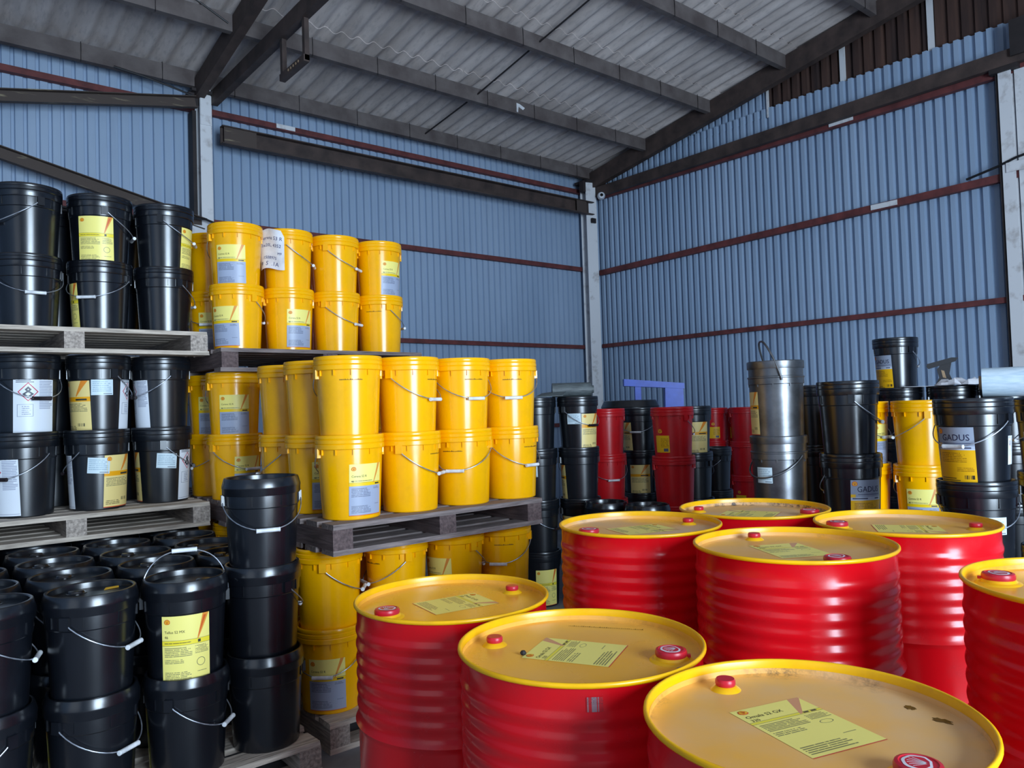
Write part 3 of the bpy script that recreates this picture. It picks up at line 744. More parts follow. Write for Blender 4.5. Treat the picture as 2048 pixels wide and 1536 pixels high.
deflabel('strip', 0.05, 0.12, 0.150, 'lab_white', pname='white_sticker')
def ink_code(rf=body_r):
    rr = random.Random(11); b = MB(); x = -0.052
    while x < 0.052:
        w = rr.uniform(0.003, 0.006); h = rr.uniform(0.003, 0.008)
        vs = [(x, 0, 0), (x+w, 0, 0), (x+w, 0.0016, 0), (x+w*0.5, h, 0), (x, 0.0016+h*0.3, 0)]
        b.add(bend(vs, 0, 0, 0.262, rf, 0.0008, 0, 0), [(0, 1, 2, 3, 4)]); x += w+0.0015
    return b.mesh('ink_code', M['ink_soft'])
INK = ink_code()

def facing(x, y, delta): return math.atan2(-y, -x) + R(delta)
NB = 0
def bucket(kind, x, y, z, label, group, grip=180, labels=(), sx=0.98, sz=1.0, up=False, spout=None, dark=False, ink=None, handle=True):
    """grip and label angles are measured from the direction of the camera, positive to the viewer's right"""
    global NB; NB += 1
    o = empty('bucket', (x, y, z), label=label, cat='bucket', group=group)
    o.scale = (sx, sx, sz)
    hz = facing(x, y, grip)
    jig = 0.0
    ob('body', BODY[kind], o, rz=hz)
    lid = ob('lid', LID[kind], o, rz=hz+0.3)
    if spout is not None and kind in SPOUT:
        q = facing(x, y, spout)-hz-0.3
        ob('spout_cap', SPOUT[kind], lid, (0.075*math.cos(q), 0.075*math.sin(q), 0))
    if handle:
        if kind == 'silver': hm, gm = (H_SILV_UP if up else H_SILV), None
        else: hm, gm = (H_UP, G_UP) if up else (H_DOWN, G_DARK if dark else G_DOWN)
        h = ob('handle', hm, o, rz=hz)
        if gm: ob('grip', gm, h)
    for L in labels:
        d = LAB[L[0]]; zo = L[2] if len(L) > 2 else 0.0
        p = ob(d['name'], d['me'], o, (0, 0, zo), rz=facing(x, y, L[1]))
        for nm, me in d['sub']: ob(nm, me, p)
    if ink is not None: ob('ink_code', INK, o, rz=facing(x, y, ink))
    return o
PITCHZ = 0.348

# ------------------------------------------------------------------ pallets
def pallet(x0, x1, y0, y1, ztop, label, dark=False, seed=0, nb=3):
    rr = random.Random(seed); H = 0.13; W, D = x1-x0, y1-y0
    o = empty('wooden_pallet', (x0, y0, ztop-H), label=label, cat='pallet', group='wooden pallets')
    mx, my = (M['wood_dark'], M['wood_y_dark']) if dark else (M['wood'], M['wood_y'])
    bw = 0.118; n = 8
    bd = MB(); 
    # board with slightly worn ends
    bd.add([(0, 0, 0), (W, 0.002, 0), (W-0.004, bw, 0), (0.003, bw-0.002, 0), (0.002, 0.003, 0.022), (W-0.003, 0.004, 0.022), (W-0.006, bw-0.003, 0.022), (0.004, bw-0.004, 0.022)],
           [(0, 3, 2, 1), (4, 5, 6, 7), (0, 1, 5, 4), (1, 2, 6, 5), (2, 3, 7, 6), (3, 0, 4, 7)])
    bm = bd.mesh('deck_board', mx)
    for k in range(n):
        yy = k*(D-bw)/(n-1)
        ob('deck_board', bm, o, (rr.uniform(-.008, .008), yy, H-0.022), rz=rr.uniform(-.004, .004) if k else 0)
    for yy in [k*(D-bw)/(nb-1) for k in range(nb)]:
        ob('bottom_board', bm, o, (rr.uniform(-.006, .006), yy, 0))
    sm = MB().box(0, 0.092, 0.003, D-0.003, 0.022, H-0.022).mesh('stringer', my)
    for xx in (0.004, W/2-0.046, W-0.096): ob('stringer', sm, o, (xx, 0, 0))
    return o
BT = 0.130    # pallet height
z1 = BT; z1b = z1+PITCHZ; zt1 = z1+0.37+PITCHZ          # top of the two-high floor layer
zp2 = zt1 - 0.001 + BT; zt2 = zp2+0.37+PITCHZ
zp3 = zt2 - 0.001 + BT
# tall black buckets of the middle tier
MS = 1.14; MP = PITCHZ*MS; ztM = zp2 + 0.37*MS + MP; zp3A = ztM - 0.001 + BT

pallet(-0.22, 1.37, 2.93, 4.28, BT, 'pale wooden pallet on the floor under the front black buckets', seed=1)
pallet(0.10, 1.42, 4.36, 5.50, BT, 'pale wooden pallet on the floor under the tall black stack', seed=2)
pallet(0.10, 1.42, 4.38, 5.50, zp2, 'pale wooden pallet in the middle of the tall black bucket stack', seed=3, nb=7)
pallet(0.10, 1.43, 4.40, 5.50, zp3A, 'pale wooden pallet under the topmost black buckets on the left', seed=4)
pallet(1.46, 2.70, 3.05, 4.20, BT, 'worn wooden pallet on the floor under the front yellow buckets', seed=5)
pallet(1.45, 2.62, 2.96, 4.16, zp2, 'dark wooden pallet between the two layers of front yellow buckets', dark=True, seed=6, nb=8)
pallet(1.45, 2.72, 4.24, 5.45, BT, 'wooden pallet on the floor under the rear yellow stack', dark=True, seed=7)
pallet(1.45, 2.72, 4.24, 5.45, zp2, 'dark wooden pallet low in the rear yellow bucket stack', dark=True, seed=8)
pallet(1.44, 2.74, 4.23, 5.45, zp3, 'wooden pallet under the highest yellow buckets of the rear stack', dark=True, seed=9)

# ---- tall black stack, top tier (left edge of the picture)
g = 'black buckets, top tier of left stack'
T = zp3A
bucket('black_s', 0.59, 4.58, T+PITCHZ, 'glossy black bucket with bent handle, top left corner of the top tier', g, -68, sx=1.01)
bucket('black_s', 0.93, 4.60, T+PITCHZ, 'glossy black bucket with yellow label facing front, top tier of left stack', g, 98, [('black_plain', -9)], sx=1.01)
bucket('black_s', 1.265, 4.62, T+PITCHZ, 'glossy black bucket in top tier, next to the white column, yellow label sideways', g, 83, [('black_plain', 72)], sx=1.01)
bucket('black_s', 0.59, 4.60, T, 'glossy black bucket, leftmost under the top one, white grip in front', g, 12, sx=1.01)
bucket('black_s', 0.93, 4.62, T, 'glossy black bucket with white grip, below the bucket with yellow label', g, -24, [('black_plain', -82)], sx=1.01)
bucket('black_s', 1.265, 4.64, T, 'glossy black bucket, lower one beside the rear yellow stack, top pallet', g, 120, sx=1.01)
for x in (0.42, 0.76, 1.10):
    for k in (0, 1):
        bucket('black_s', x, 4.96, T+k*PITCHZ, 'black bucket in the row behind, top tier of left stack', 'hidden black buckets, top tier', 150, sx=1.01)
# ---- middle tier
g = 'black buckets, middle tier of left stack'
T = zp2
bucket('black_m', 0.585, 4.66, T+MP, 'tall black bucket with white hazard label with red diamond', g, 25, [('hazard', 16)], sz=MS, dark=True, sx=1.01)
bucket('black_m', 0.925, 4.66, T+MP, 'tall black bucket with white sticker, amber label at its left', g, 118, [('mysella', -52), ('sticker', 6), ('hazard', 82)], sz=MS, dark=True, sx=1.01)
bucket('black_m', 1.255, 4.70, T+MP, 'tall black bucket, upper right of the middle tier, white label at left side', g, -66, [('hazard', -66)], sz=MS, dark=True, sx=1.01)
bucket('black_m', 0.565, 4.62, T, 'tall black bucket, lower left of middle tier, big white label cut by frame', g, -40, [('hazard', -46)], sz=MS, dark=True, sx=1.01)
bucket('black_m', 0.905, 4.62, T, 'tall black bucket with white sticker and yellow label at its right', g, -115, [('sticker_l', 2), ('mysella', 47), ('hazard', -92)], sz=MS, dark=True, sx=1.01)
bucket('black_m', 1.25, 4.68, T, 'tall black bucket, lower right of middle tier, sticker in front', g, 92, [('sticker_l', 9), ('mysella', -88), ('hazard', 75)], sz=MS, dark=True, sx=1.01)
for x in (0.41, 0.75, 1.09):
    for k in (0, 1):
        bucket('black_m', x, 5.03, T+k*MP, 'tall black bucket in the row behind, middle tier', 'hidden black buckets, middle tier', 150, sz=MS, dark=True, sx=1.01)
# ---- bottom layer of black buckets: front row, then rows running back under the stack
g = 'black buckets, floor layer on the left'
bucket('black', 0.262, 3.13, z1b, 'black bucket cut by the left picture edge, front row, upper', g, 78, spout=160)
bucket('black', 0.58, 3.10, z1b, 'front black bucket with white grip at right and yellow scrap on lid', g, 58, spout=-140)
bucket('black', 0.893, 3.07, z1b, 'front black bucket with big yellow label, its handle standing up', g, 180, [('tellus', 0)], up=True, spout=60)
bucket('black', 0.262, 3.13, z1, 'black bucket cut by the left picture edge, front row, lower', g, -60)
bucket('black', 0.58, 3.10, z1, 'lower front black bucket with hanging white grip, under the scrap lid', g, 44, [('black_plain', -112)])
bucket('black', 0.893, 3.07, z1, 'lower black bucket under the one with standing handle', g, 66, [('black_plain', -112)])
FX, FY = 1.205, 3.09
bucket('black', FX, FY, z1+2*PITCHZ, 'topmost black bucket of three-high stack, white grip hanging in front', g, 8, spout=-120)
bucket('black', FX, FY+0.01, z1b, 'middle black bucket of the three-high stack in front', g, 128)
bucket('black', FX, FY, z1, 'lowest black bucket of three-high stack, standing on pallet edge', g, 180)
ob('paper_scrap', MB().add([(0, 0, 0), (0.05, 0.004, 0.001), (0.055, 0.028, 0.002), (0.012, 0.03, 0.001), (0, 0, -0.001), (0.05, 0.004, 0), (0.055, 0.028, 0.001), (0.012, 0.03, 0)],
   [(0, 1, 2, 3), (7, 6, 5, 4), (0, 4, 5, 1), (1, 5, 6, 2), (2, 6, 7, 3), (3, 7, 4, 0)]).mesh('paper_scrap', M['em_yellow']), None, (0.63, 3.14, z1b+0.349), label='small yellow paper scrap lying on a black bucket lid', cat='paper')
rowy = [3.45, 3.80, 4.14]
nth = ['second', 'third', 'fourth']; colw = ['outermost left', 'left', 'middle', 'right', 'rightmost']
for r_, yy in enumerate(rowy):
    for c_, xx in enumerate((-0.06, 0.258, 0.577, 0.893, 1.21)):
        jx, jy = random.uniform(-.003, .003), random.uniform(-.01, .01)
        bucket('black', xx+jx, yy+jy, z1b, 'black lidded bucket in %s row of floor layer, %s of five' % (nth[r_], colw[c_]), g, random.uniform(0, 360), spout=random.uniform(-170, -80))
        bucket('black', xx+jx, yy+jy, z1, 'black bucket hidden underneath the lidded rows of floor layer', 'hidden black buckets, floor layer', 160, handle=False)
for xx, w in ((0.265, 'left'), (0.59, 'middle'), (0.92, 'right'), (1.25, 'rightmost')):
    for yy, q in ((4.57, 'just'), (4.92, 'further')):
        bucket('black', xx, yy, z1b, 'black bucket %s under the middle pallet of left stack, %s one' % (q, w), g, 100)
        bucket('black', xx, yy, z1, 'black bucket on the floor pallet below the tall stack', 'hidden black buckets, floor layer', 160, handle=False)

# ---- rear yellow stack
bx = [1.60, 1.913, 2.226, 2.540]; by = 4.42
g = 'yellow buckets, top tier of rear stack'
T = zp3
bucket('yellow', bx[0], by, T+PITCHZ, 'yellow bucket with yellow and grey label, nearest of the highest row', g, 200, [('corena', -12)])
bucket('yellow', bx[1], by, T+PITCHZ, 'yellow bucket with handwritten paper on it, highest row', g, 84)
bucket('yellow', bx[2], by, T+PITCHZ, 'yellow bucket with slanting handle, third of the highest row', g, 70)
bucket('yellow', bx[3], by, T+PITCHZ, 'yellow bucket at right end of the highest row, label at right side', g, 200, [('corena', 42)])
bucket('yellow', bx[0], by, T, 'yellow bucket, label at its left, nearest of second highest row', g, 128, [('corena', -30)])
bucket('yellow', bx[1], by, T, 'yellow bucket below the paper note, label at its right', g, 200, [('corena', 30)])
bucket('yellow', bx[2], by, T, 'yellow bucket with slanting handle, third of second highest row', g, 62)
bucket('yellow', bx[3], by, T, 'yellow bucket at right end of second highest row, ink code', g, 112, ink=-15)
bucket('yellow', 1.58, 4.75, T+PITCHZ, 'plain yellow bucket half hidden between black stack and highest yellow row', g, 200)
bucket('yellow', 1.58, 4.75, T, 'yellow bucket with label and grip half hidden beside black stack, highest pallet', g, -14, [('corena', -4)])
for x in bx[1:]:
    for k in (0, 1): bucket('yellow', x, 4.75, T+k*PITCHZ, 'yellow bucket in the row behind, top tier of rear stack', 'hidden yellow buckets, rear stack', 200)
g = 'yellow buckets, middle tier of rear stack'
T = zp2
bucket('yellow', 1.585, by+0.03, T+PITCHZ, 'yellow bucket with front label, middle tier between black and yellow stacks', g, 200, [('corena', 0)])
bucket('yellow', 1.585, by+0.03, T, 'yellow bucket with hanging handle, lower middle tier, behind black three-high stack', g, 36, [('corena', 32)])
bucket('yellow', 1.575, 4.78, T+PITCHZ, 'yellow bucket half hidden at the left of middle tier, upper, labelled', g, 200, [('corena', -2)])
bucket('yellow', 1.575, 4.78, T, 'yellow bucket half hidden at the left of middle tier, lower', g, -66)
for x in bx[1:]:
    for k in (0, 1): bucket('yellow', x, by+0.02, T+k*PITCHZ, 'yellow bucket of the rear stack hidden by the front yellow stack', 'hidden yellow buckets, rear stack', 200)
g = 'yellow buckets, bottom tier of rear stack'
for x, y, lab in ((1.60, 4.42, 'yellow bucket lid under the dark pallet of rear stack, nearer one'), (1.585, 4.77, 'yellow bucket lid under the dark pallet of rear stack, farther one')):
    bucket('yellow', x, y, z1b, lab, g, 200)
    bucket('yellow', x, y, z1, 'yellow bucket on the floor pallet of the rear stack', 'hidden yellow buckets, rear stack', 200)
for x in bx[1:]:
    for k in (0, 1): bucket('yellow', x, by, z1+k*PITCHZ, 'yellow bucket on the floor pallet of the rear stack', 'hidden yellow buckets, rear stack', 200)

# the handwritten sheet hanging on the second bucket of the highest row
def paper_note():
    rf = lambda z: 0.166 + 0.02*max(0.0, (0.30-z))
    w, h = 0.165, 0.235; b = MB(); vs, uv, fs = [], [], []; nu, nv = 12, 6
    for j in range(nv+1):
        for i in range(nu+1):
            u, v = i/nu, j/nv
            s = (u-0.5)*w; z = 0.245 + (v-0.5)*h + 0.01*math.sin(u*5)
            r = rf(z) + 0.006*math.sin(u*7+v*3)
            if v > 0.9 and u > 0.8: s -= 0.02*(u-0.8)/0.2
            vs.append((r*math.cos(s/0.17), r*math.sin(s/0.17), z))
    m = len(vs)
    vs += [((x*(1-0.004)), y*(1-0.004), z) for x, y, z in vs]
    for j in range(nv):
        for i in range(nu):
            k = j*(nu+1)+i; fs.append((k, k+1, k+nu+2, k+nu+1)); fs.append((m+k, m+k+nu+1, m+k+nu+2, m+k+1))
    b.add(vs, fs)
    o = empty('paper_note', (bx[1], by, zp3+PITCHZ), facing(bx[1], by, -33), label='white handwritten paper sheet hanging on a yellow bucket of the highest row', cat='paper')
    ob('sheet', b.mesh('sheet', M['paper'], smooth=50), o)
    t = MB()
    for s, size, ox, oy in (('erena S3 R', 0.030, 0.022, 0.172), ('1x20L, 4352', 0.027, 0.012, 0.130), ('M9', 0.020, 0.124, 0.088),
                            ('1508975', 0.025, 0.030, 0.056), ('9  S  .1A', 0.034, 0.012, 0.018)):
        vs, fs = text_geom(s, size)
        out = []
        for x, y, z in vs:
            X, Y = x+0.12*y+ox-w/2, y+oy-h/2+0.245
            u = (X+w/2)/w; v = (Y-0.245)/h+0.5
            Y += 0.01*math.sin(u*5); r = rf(Y)+0.006*math.sin(u*7+v*3)+0.0012
            out.append((r*math.cos(X/0.17), r*math.sin(X/0.17), Y))
        t.add(out, fs)
    ob('lettering', t.mesh('lettering', M['ink_blue']), o)
paper_note()

# ---- front yellow stack
cx = [1.64, 1.951, 2.262, 2.573]; cy = 3.15
g = 'yellow buckets, upper tier of front stack'
T = zp2
bucket('yellow', cx[0], cy, T+PITCHZ, 'large looking yellow bucket at near corner of front stack, upper, ink code only', g, 200, ink=5)
bucket('yellow', cx[1], cy, T+PITCHZ, 'yellow bucket with slanting handle, second from near corner, upper row', g, 56, ink=62)
bucket('yellow', cx[2], cy, T+PITCHZ, 'yellow bucket with hanging white grip, third from near corner, upper row', g, 29, ink=30)
bucket('yellow', cx[3], cy, T+PITCHZ, 'yellow bucket with hanging grip at far right end of upper row', g, 10, ink=10)
bucket('yellow', cx[0], cy, T, 'yellow bucket at near corner of front stack with grey and yellow label', g, 200, [('corena', 31)])
bucket('yellow', cx[1], cy, T, 'yellow bucket with slanting handle, second from near corner, lower row', g, 72, ink=64)
bucket('yellow', cx[2], cy, T, 'yellow bucket with white grip at its left, third in lower row', g, -14, ink=-20)
bucket('yellow', cx[3], cy, T, 'yellow bucket at the far right end of lower row on dark pallet', g, 46, ink=52)
for yy, w, gr in ((3.48, 'second', 95), (3.81, 'third', 95)):
    bucket('yellow', cx[0], yy, T+PITCHZ, 'yellow bucket, %s along the left side of front stack, upper row' % w, g, gr)
    bucket('yellow', cx[0], yy, T, 'yellow bucket, %s along the left side of front stack, lower row' % w, g, -100 if w == 'third' else 95, [('corena', 22)] if w == 'second' else ())
bucket('yellow', 2.47, 3.49, T, 'yellow bucket behind the right end of front stack, single high', g, 200)
for x in cx[1:2]: bucket('yellow', x, 3.50, T, 'yellow bucket inside the front stack behind the first row', 'hidden yellow buckets, front stack', 200)
g = 'yellow buckets, floor tier of front stack'
kx = [1.575, 1.905, 2.237, 2.550]; ky = [3.26, 3.22, 3.21, 3.21]
bucket('yellow', kx[0], ky[0], z1b, 'yellow bucket with spout lid and slanting handle beside black three-high stack', g, 80, spout=-150)
bucket('yellow', kx[0], ky[0], z1, 'lowest yellow bucket with grip over its label, beside the left red drum', g, -14, [('corena', -8)])
bucket('yellow', kx[1], ky[1], z1b, 'yellow bucket under dark pallet with handle swung to the left', g, -68, ink=-52)
bucket('yellow', kx[2], ky[2], z1b, 'yellow bucket under dark pallet with label low at its left', g, 128, [('corena', -40)])
bucket('yellow', kx[3], ky[3], z1b, 'yellow bucket under dark pallet with white grip, right end of front row', g, -9, ink=3)
for i in (1, 2, 3): bucket('yellow', kx[i], ky[i], z1, 'yellow bucket on the floor pallet hidden behind the left red drum', 'hidden yellow buckets, front stack', 200)
bucket('yellow', 1.575, 3.60, z1b, 'yellow bucket lid just behind the spout lid bucket, under dark pallet', g, 200)
bucket('yellow', 1.575, 3.60, z1, 'yellow bucket on the floor behind the lowest labelled yellow bucket', 'hidden yellow buckets, front stack', 200)
bucket('yellow', 1.905, 3.57, z1b, 'yellow bucket in the gap behind the front row, under dark pallet', g, 200)
bucket('yellow', 1.905, 3.57, z1, 'yellow bucket on the floor in second row of front stack', 'hidden yellow buckets, front stack', 200)
bucket('yellow', 2.50, 3.54, z1b, 'yellow bucket behind right end of floor tier, upper, beside black buckets', g, 200)
bucket('yellow', 2.50, 3.54, z1, 'yellow bucket behind right end of floor tier, lower, beside black buckets', g, 200)

# ------------------------------------------------------------------ background stacks
def stack(kind, x, y, n, labs, group, z0=0.0, sx=0.98, sz=1.0, grips=None, labels=None, **k):
    hp = 0.41 if kind == 'silver' else PITCHZ
    for i in range(n):                      # i = 0 is the topmost
        j = n-1-i
        bucket(kind, x, y, z0+j*hp*sz, labs[i], group, (grips or {}).get(i, 200), (labels or {}).get(i, ()), sx=sx, sz=sz, up=(kind == 'silver' and i == 0), **k)
lv = ['topmost', 'second from top', 'third from top', 'bottom']
S7 = 1.07
g = 'black buckets between yellow stack and the corner'
stack('black_m', 3.76, 4.29, 4, ['black bucket beside the front yellow stack near the corner, %s' % q for q in lv], g, sz=S7,
      grips={2: 60}, labels={1: [('sticker', -20)], 3: [('black_plain', 20)]}, dark=True)
stack('black_m', 4.02, 4.11, 4, ['black bucket with sticker and yellow label, top of stack left of red buckets', 'plain black bucket, second from top, left of the red buckets',
      'black bucket with dim yellow label, third down, left of red buckets', 'black bucket at the bottom left of the red buckets'], g, sz=S7,
      grips={0: 46, 3: -40}, labels={0: [('mysella', 46), ('sticker', -12)], 1: [('mysella', -82)], 2: [('mysella', -42)], 3: [('hazard', 40)]}, dark=True)
g = 'low black buckets in front of the red buckets'
for x, y, a, w in ((3.93, 3.77, -100, 'left'), (3.99, 3.44, 150, 'right')):
    bucket('black', x, y, PITCHZ*S7, 'low black bucket, its lid visible just behind the drums, %s one of two' % w, g, 100, sz=S7, spout=a)
    bucket('black', x, y, 0, 'black bucket on the floor below the low lids behind the drums', 'hidden black buckets behind drums', 100, sz=S7)
g = 'red buckets at the back'
stack('red', 4.40, 4.19, 4, ['bright red bucket, topmost, beside the black bucket with yellow label', 'bright red bucket with white grip, second down, left red stack',
      'red bucket, third down in the left red stack', 'red bucket, bottom of the left red stack'], g, grips={0: 200, 1: 18})
stack('red', 4.41, 3.54, 4, ['dull red bucket with yellow label, topmost, middle of the back', 'dull red bucket, second down, just behind the far drum',
      'dull red bucket, third down in the middle red stack', 'dull red bucket, bottom of the middle red stack'], g, grips={0: 128}, labels={0: [('redlab', -34)]})
stack('red', 6.74, 4.49, 4, ['red bucket left of the silver pails, %s' % q for q in lv], g, sz=0.975, labels={2: [('redlab', -30)]}, grips={0: 200})
stack('red', 6.72, 4.86, 4, ['far red bucket with yellow label behind black ones, %s' % q for q in lv], g, sz=0.975, labels={0: [('redlab', 5)]})
stack('red', 7.05, 4.80, 4, ['farthest red bucket with dim label near the wall, %s' % q for q in lv], g, sz=0.965, labels={0: [('redlab', -5)]})
g = 'black buckets among the red ones'
stack('black_m', 4.89, 4.28, 4, ['black bucket with olive label between the red stacks, %s' % q for q in lv], g, labels={0: [('mysella', -60)], 1: [('mysella', 0)]}, grips={0: -10})
stack('black_m', 4.81, 3.68, 4, ['black bucket with pale label right of the middle red stack, %s' % q for q in lv], g, labels={0: [('mysella', 22)]}, grips={1: 150})
stack('black_m', 5.34, 3.88, 3, ['black bucket below the far red buckets, %s' % q for q in lv[:3]], g, grips={0: -60})
barrel = empty('black_barrel', (5.22, 4.66, 0), label='wide black plastic barrel with flat lid behind the red buckets', cat='barrel')
ob('body', MB().lathe([(0, 0), (0.22, 0), (0.235, 0.02), (0.25, 0.5), (0.255, 0.9), (0.245, 1.36), (0, 1.36)], 48).mesh('body', M['black_m'], smooth=32), barrel)
ob('lid', MB().lathe([(0.246, 1.34), (0.258, 1.34), (0.262, 1.36), (0.258, 1.415), (0.262, 1.42), (0.235, 1.475), (0.22, 1.48), (0, 1.478)], 48).mesh('lid', M['black_m'], smooth=32), barrel)
# blue plastic rack at the wall
rk = empty('blue_rack', (6.05, 5.08, 0), R(-42), label='blue plastic rack frame standing behind the black barrel', cat='rack')
ob('post', MB().box(-0.19, -0.13, -0.05, 0.05, 0, 1.62).mesh('post', M['blue_plastic']), rk)
ob('side_panel', MB().add([(0.08, -0.06, 0), (0.30, -0.06, 0), (0.29, -0.06, 1.60), (0.11, -0.06, 1.60), (0.08, 0.06, 0), (0.30, 0.06, 0), (0.29, 0.06, 1.60), (0.11, 0.06, 1.60)],
   [(0, 1, 2, 3), (7, 6, 5, 4), (0, 4, 5, 1), (1, 5, 6, 2), (2, 6, 7, 3), (3, 7, 4, 0)]).mesh('side_panel', M['blue_plastic']), rk)
ob('top_rail', MB().add([(-0.30, -0.07, 1.63), (0.30, -0.07, 1.585), (0.30, -0.07, 1.64), (-0.30, -0.07, 1.70), (-0.30, 0.07, 1.63), (0.30, 0.07, 1.585), (0.30, 0.07, 1.64), (-0.30, 0.07, 1.70)],
   [(0, 1, 2, 3), (7, 6, 5, 4), (0, 4, 5, 1), (1, 5, 6, 2), (2, 6, 7, 3), (3, 7, 4, 0)]).mesh('top_rail', M['blue_plastic']), rk)
for z in (0.35, 0.95): ob('shelf', MB().box(-0.14, 0.1, -0.05, 0.05, z, z+0.03).mesh('shelf', M['blue_plastic']), rk)
# dusty film roll lying on the corner black buckets
zl = 0.37*S7+3*PITCHZ*S7
fr = empty('film_roll', (3.99, 4.10, zl+0.052), R(-38), label='dusty grey roll lying across the lids near the corner column', cat='roll')
ob('wrap', MB().tube([(-0.17, 0, 0), (0.12, 0, 0)], 0.052, 16).mesh('wrap', M['grey_film'], smooth=40), fr)
ob('core', MB().tube([(0.121, 0, 0), (0.14, 0, 0)], 0.028, 12).mesh('core', M['grey_film'], smooth=40), fr)
ob('loose_flap', MB().add([(-0.30, -0.09, -0.045), (-0.10, -0.11, -0.04), (-0.06, -0.03, 0.0), (-0.25, -0.02, -0.02), (-0.30, -0.09, -0.05), (-0.10, -0.11, -0.045), (-0.06, -0.03, -0.005), (-0.25, -0.02, -0.025)],
   [(0, 1, 2, 3), (7, 6, 5, 4), (0, 4, 5, 1), (1, 5, 6, 2), (2, 6, 7, 3), (3, 7, 4, 0)]).mesh('loose_flap', M['grey_film']), fr)

# silver pails
g = 'silver pails'
stack('silver', 3.84, 2.35, 4, ['silver metal pail with raised handle, on top of the pail stack', 'silver metal pail with white paper and swung handle, second down',
      'silver metal pail, third down behind the drums', 'silver metal pail at the bottom of the pail stack'], g, sx=0.985, labels={0: [('sv_strip', -62)], 1: [('sv_white', -34)]}, grips={0: -78, 1: -40})
# black grease buckets on the right
g = 'black grease buckets on the right'
S8 = 1.08
stack('black_s', 3.93, 1.99, 4, ['black bucket with slanting wire handle, right of the silver pails', 'black bucket with grey and yellow lettered label, right of silver pails',
      'black bucket, third down right of the silver pails', 'black bucket at the bottom, right of the silver pails'], g, sx=0.975, sz=S8, grips={0: 96, 1: -138}, labels={1: [('gadus', 32)]})
stack('black_s', 4.64, 2.57, 4, ['black bucket half hidden behind the silver pails, %s' % q for q in lv], g, sz=S8)
stack('black_s', 3.66, 1.30, 4, ['large looking black bucket with grey and amber lettered label, front right', 'black bucket under the amber labelled one, wire handle at left',
      'black bucket, third down in the right front stack', 'black bucket at the bottom of the right front stack'], g, sx=0.975, sz=1.005,
      grips={0: -30, 1: 10}, labels={0: [('gadus', -34), ('strip', 72)], 1: [('sticker', 25, -0.03)]})
stack('black_s', 4.26, 1.17, 4, ['black bucket cut by the right picture edge, %s' % q for q in lv], g, grips={0: -80}, labels={0: [('strip', -46)]})
g = 'yellow buckets on the right'
stack('yellow', 4.37, 2.14, 4, ['yellow bucket showing as narrow strip between black buckets, %s' % q for q in lv], g, sx=0.95, labels={0: [('corena', 60)]}, grips={0: 60})
stack('yellow', 4.42, 1.83, 4, ['dull yellow bucket behind the amber labelled black bucket, %s' % q for q in lv], g, sx=0.95, labels={1: [('corena', -5)]}, grips={0: -78})
g = 'black buckets along the right wall'
S6 = 1.06
for x, y, w in ((5.45, 2.39, 'left'), (5.48, 2.06, 'middle'), (5.45, 1.74, 'right')):
    stack('black_s', x, y, 4, ['black bucket in the rear row by the right wall, %s stack, %s' % (w, q) for q in lv], g, sz=S6)
zb = 0.37*S6+3*PITCHZ*S6
bucket('black_s', 5.44, 2.40, zb-0.022*S6, 'lone black bucket with grey and yellow label standing highest on the right', g, 130, [('gadus', -46)], sx=0.92, sz=0.985)

# film dispenser, crumpled paper, stretch film roll
dp = empty('film_dispenser', (5.44, 2.10, zb), facing(5.44, 2.10, 0), label='black plastic tape dispenser standing on the rear bucket lids', cat='tool')
dp.scale = (1.1, 1.1, 1.1)
def yz(poly, x0, x1):
    return MB().extrude(poly, (x0, 0, 0), (x1, 0, 0), (0, 1, 0), (0, 0, 1))
ob('head', yz([(-0.085, 0.118), (-0.075, 0.105), (0.07, 0.145), (0.085, 0.165), (0.05, 0.168), (-0.08, 0.135)], -0.03, 0.03).mesh('head', M['black']), dp)
ob('grip_body', yz([(-0.045, 0.0), (0.055, 0.0), (0.05, 0.03), (0.035, 0.07), (0.05, 0.15), (0.0, 0.14), (-0.03, 0.10), (-0.02, 0.05)], -0.02, 0.02).mesh('grip_body', M['black']), dp)
ob('trigger', yz([(0.0, 0.05), (0.018, 0.045), (0.008, 0.09), (-0.008, 0.095)], 0.02, 0.026).mesh('trigger', M['card']), dp)
def crumple(sx, sy, seed):
    rr = random.Random(seed); b = MB(); n = 8; vs, fs = [], []
    for j in range(n+1):
        for i in range(n+1):
            vs.append(((i/n-0.5)*sx, (j/n-0.5)*sy, 0.002+rr.random()**2*0.05*(1 if 0 < i < n and 0 < j < n else 0.15)))
    m = len(vs); vs += [(x, y, z-0.0012) for x, y, z in vs]
    for j in range(n):
        for i in range(n):
            k = j*(n+1)+i; fs.append((k, k+1, k+n+2, k+n+1)); fs.append((m+k, m+k+n+1, m+k+n+2, m+k+1))
    return b.add(vs, fs).mesh('crumpled_paper', M['paper'])
ob('crumpled_paper', crumple(0.22, 0.30, 5), None, (5.36, 1.96, zb), facing(5.4, 2, 0), label='crumpled white paper lying on lids beside the tape dispenser', cat='paper')
ob('paper_sheet', MB().box(-0.08, 0.08, -0.11, 0.11, 0, 0.002).mesh('paper_sheet', M['paper']), None, (5.37, 2.22, zb), facing(5.4, 2.2, 12), label='flat white sheet lying beside the lone black bucket', cat='paper')
def film_mat():
    t = NT('clear_stretch_film')
    f = t.ramp(t.noise(14, 4, stretch=(1, 6, 6)), 0.4, 0.7)
    return t.done(t.mix(f, srgb(196, 212, 222), srgb(168, 190, 206)), 0.18, spec=0.6)
M['film'] = film_mat()
zg = 0.37*1.005+3*PITCHZ*1.005
sr = empty('stretch_film_roll', (3.80, 1.04, zg+0.066), facing(3.8, 1.15, 90), label='pale stretch film roll lying across bucket lids at right edge', cat='roll')
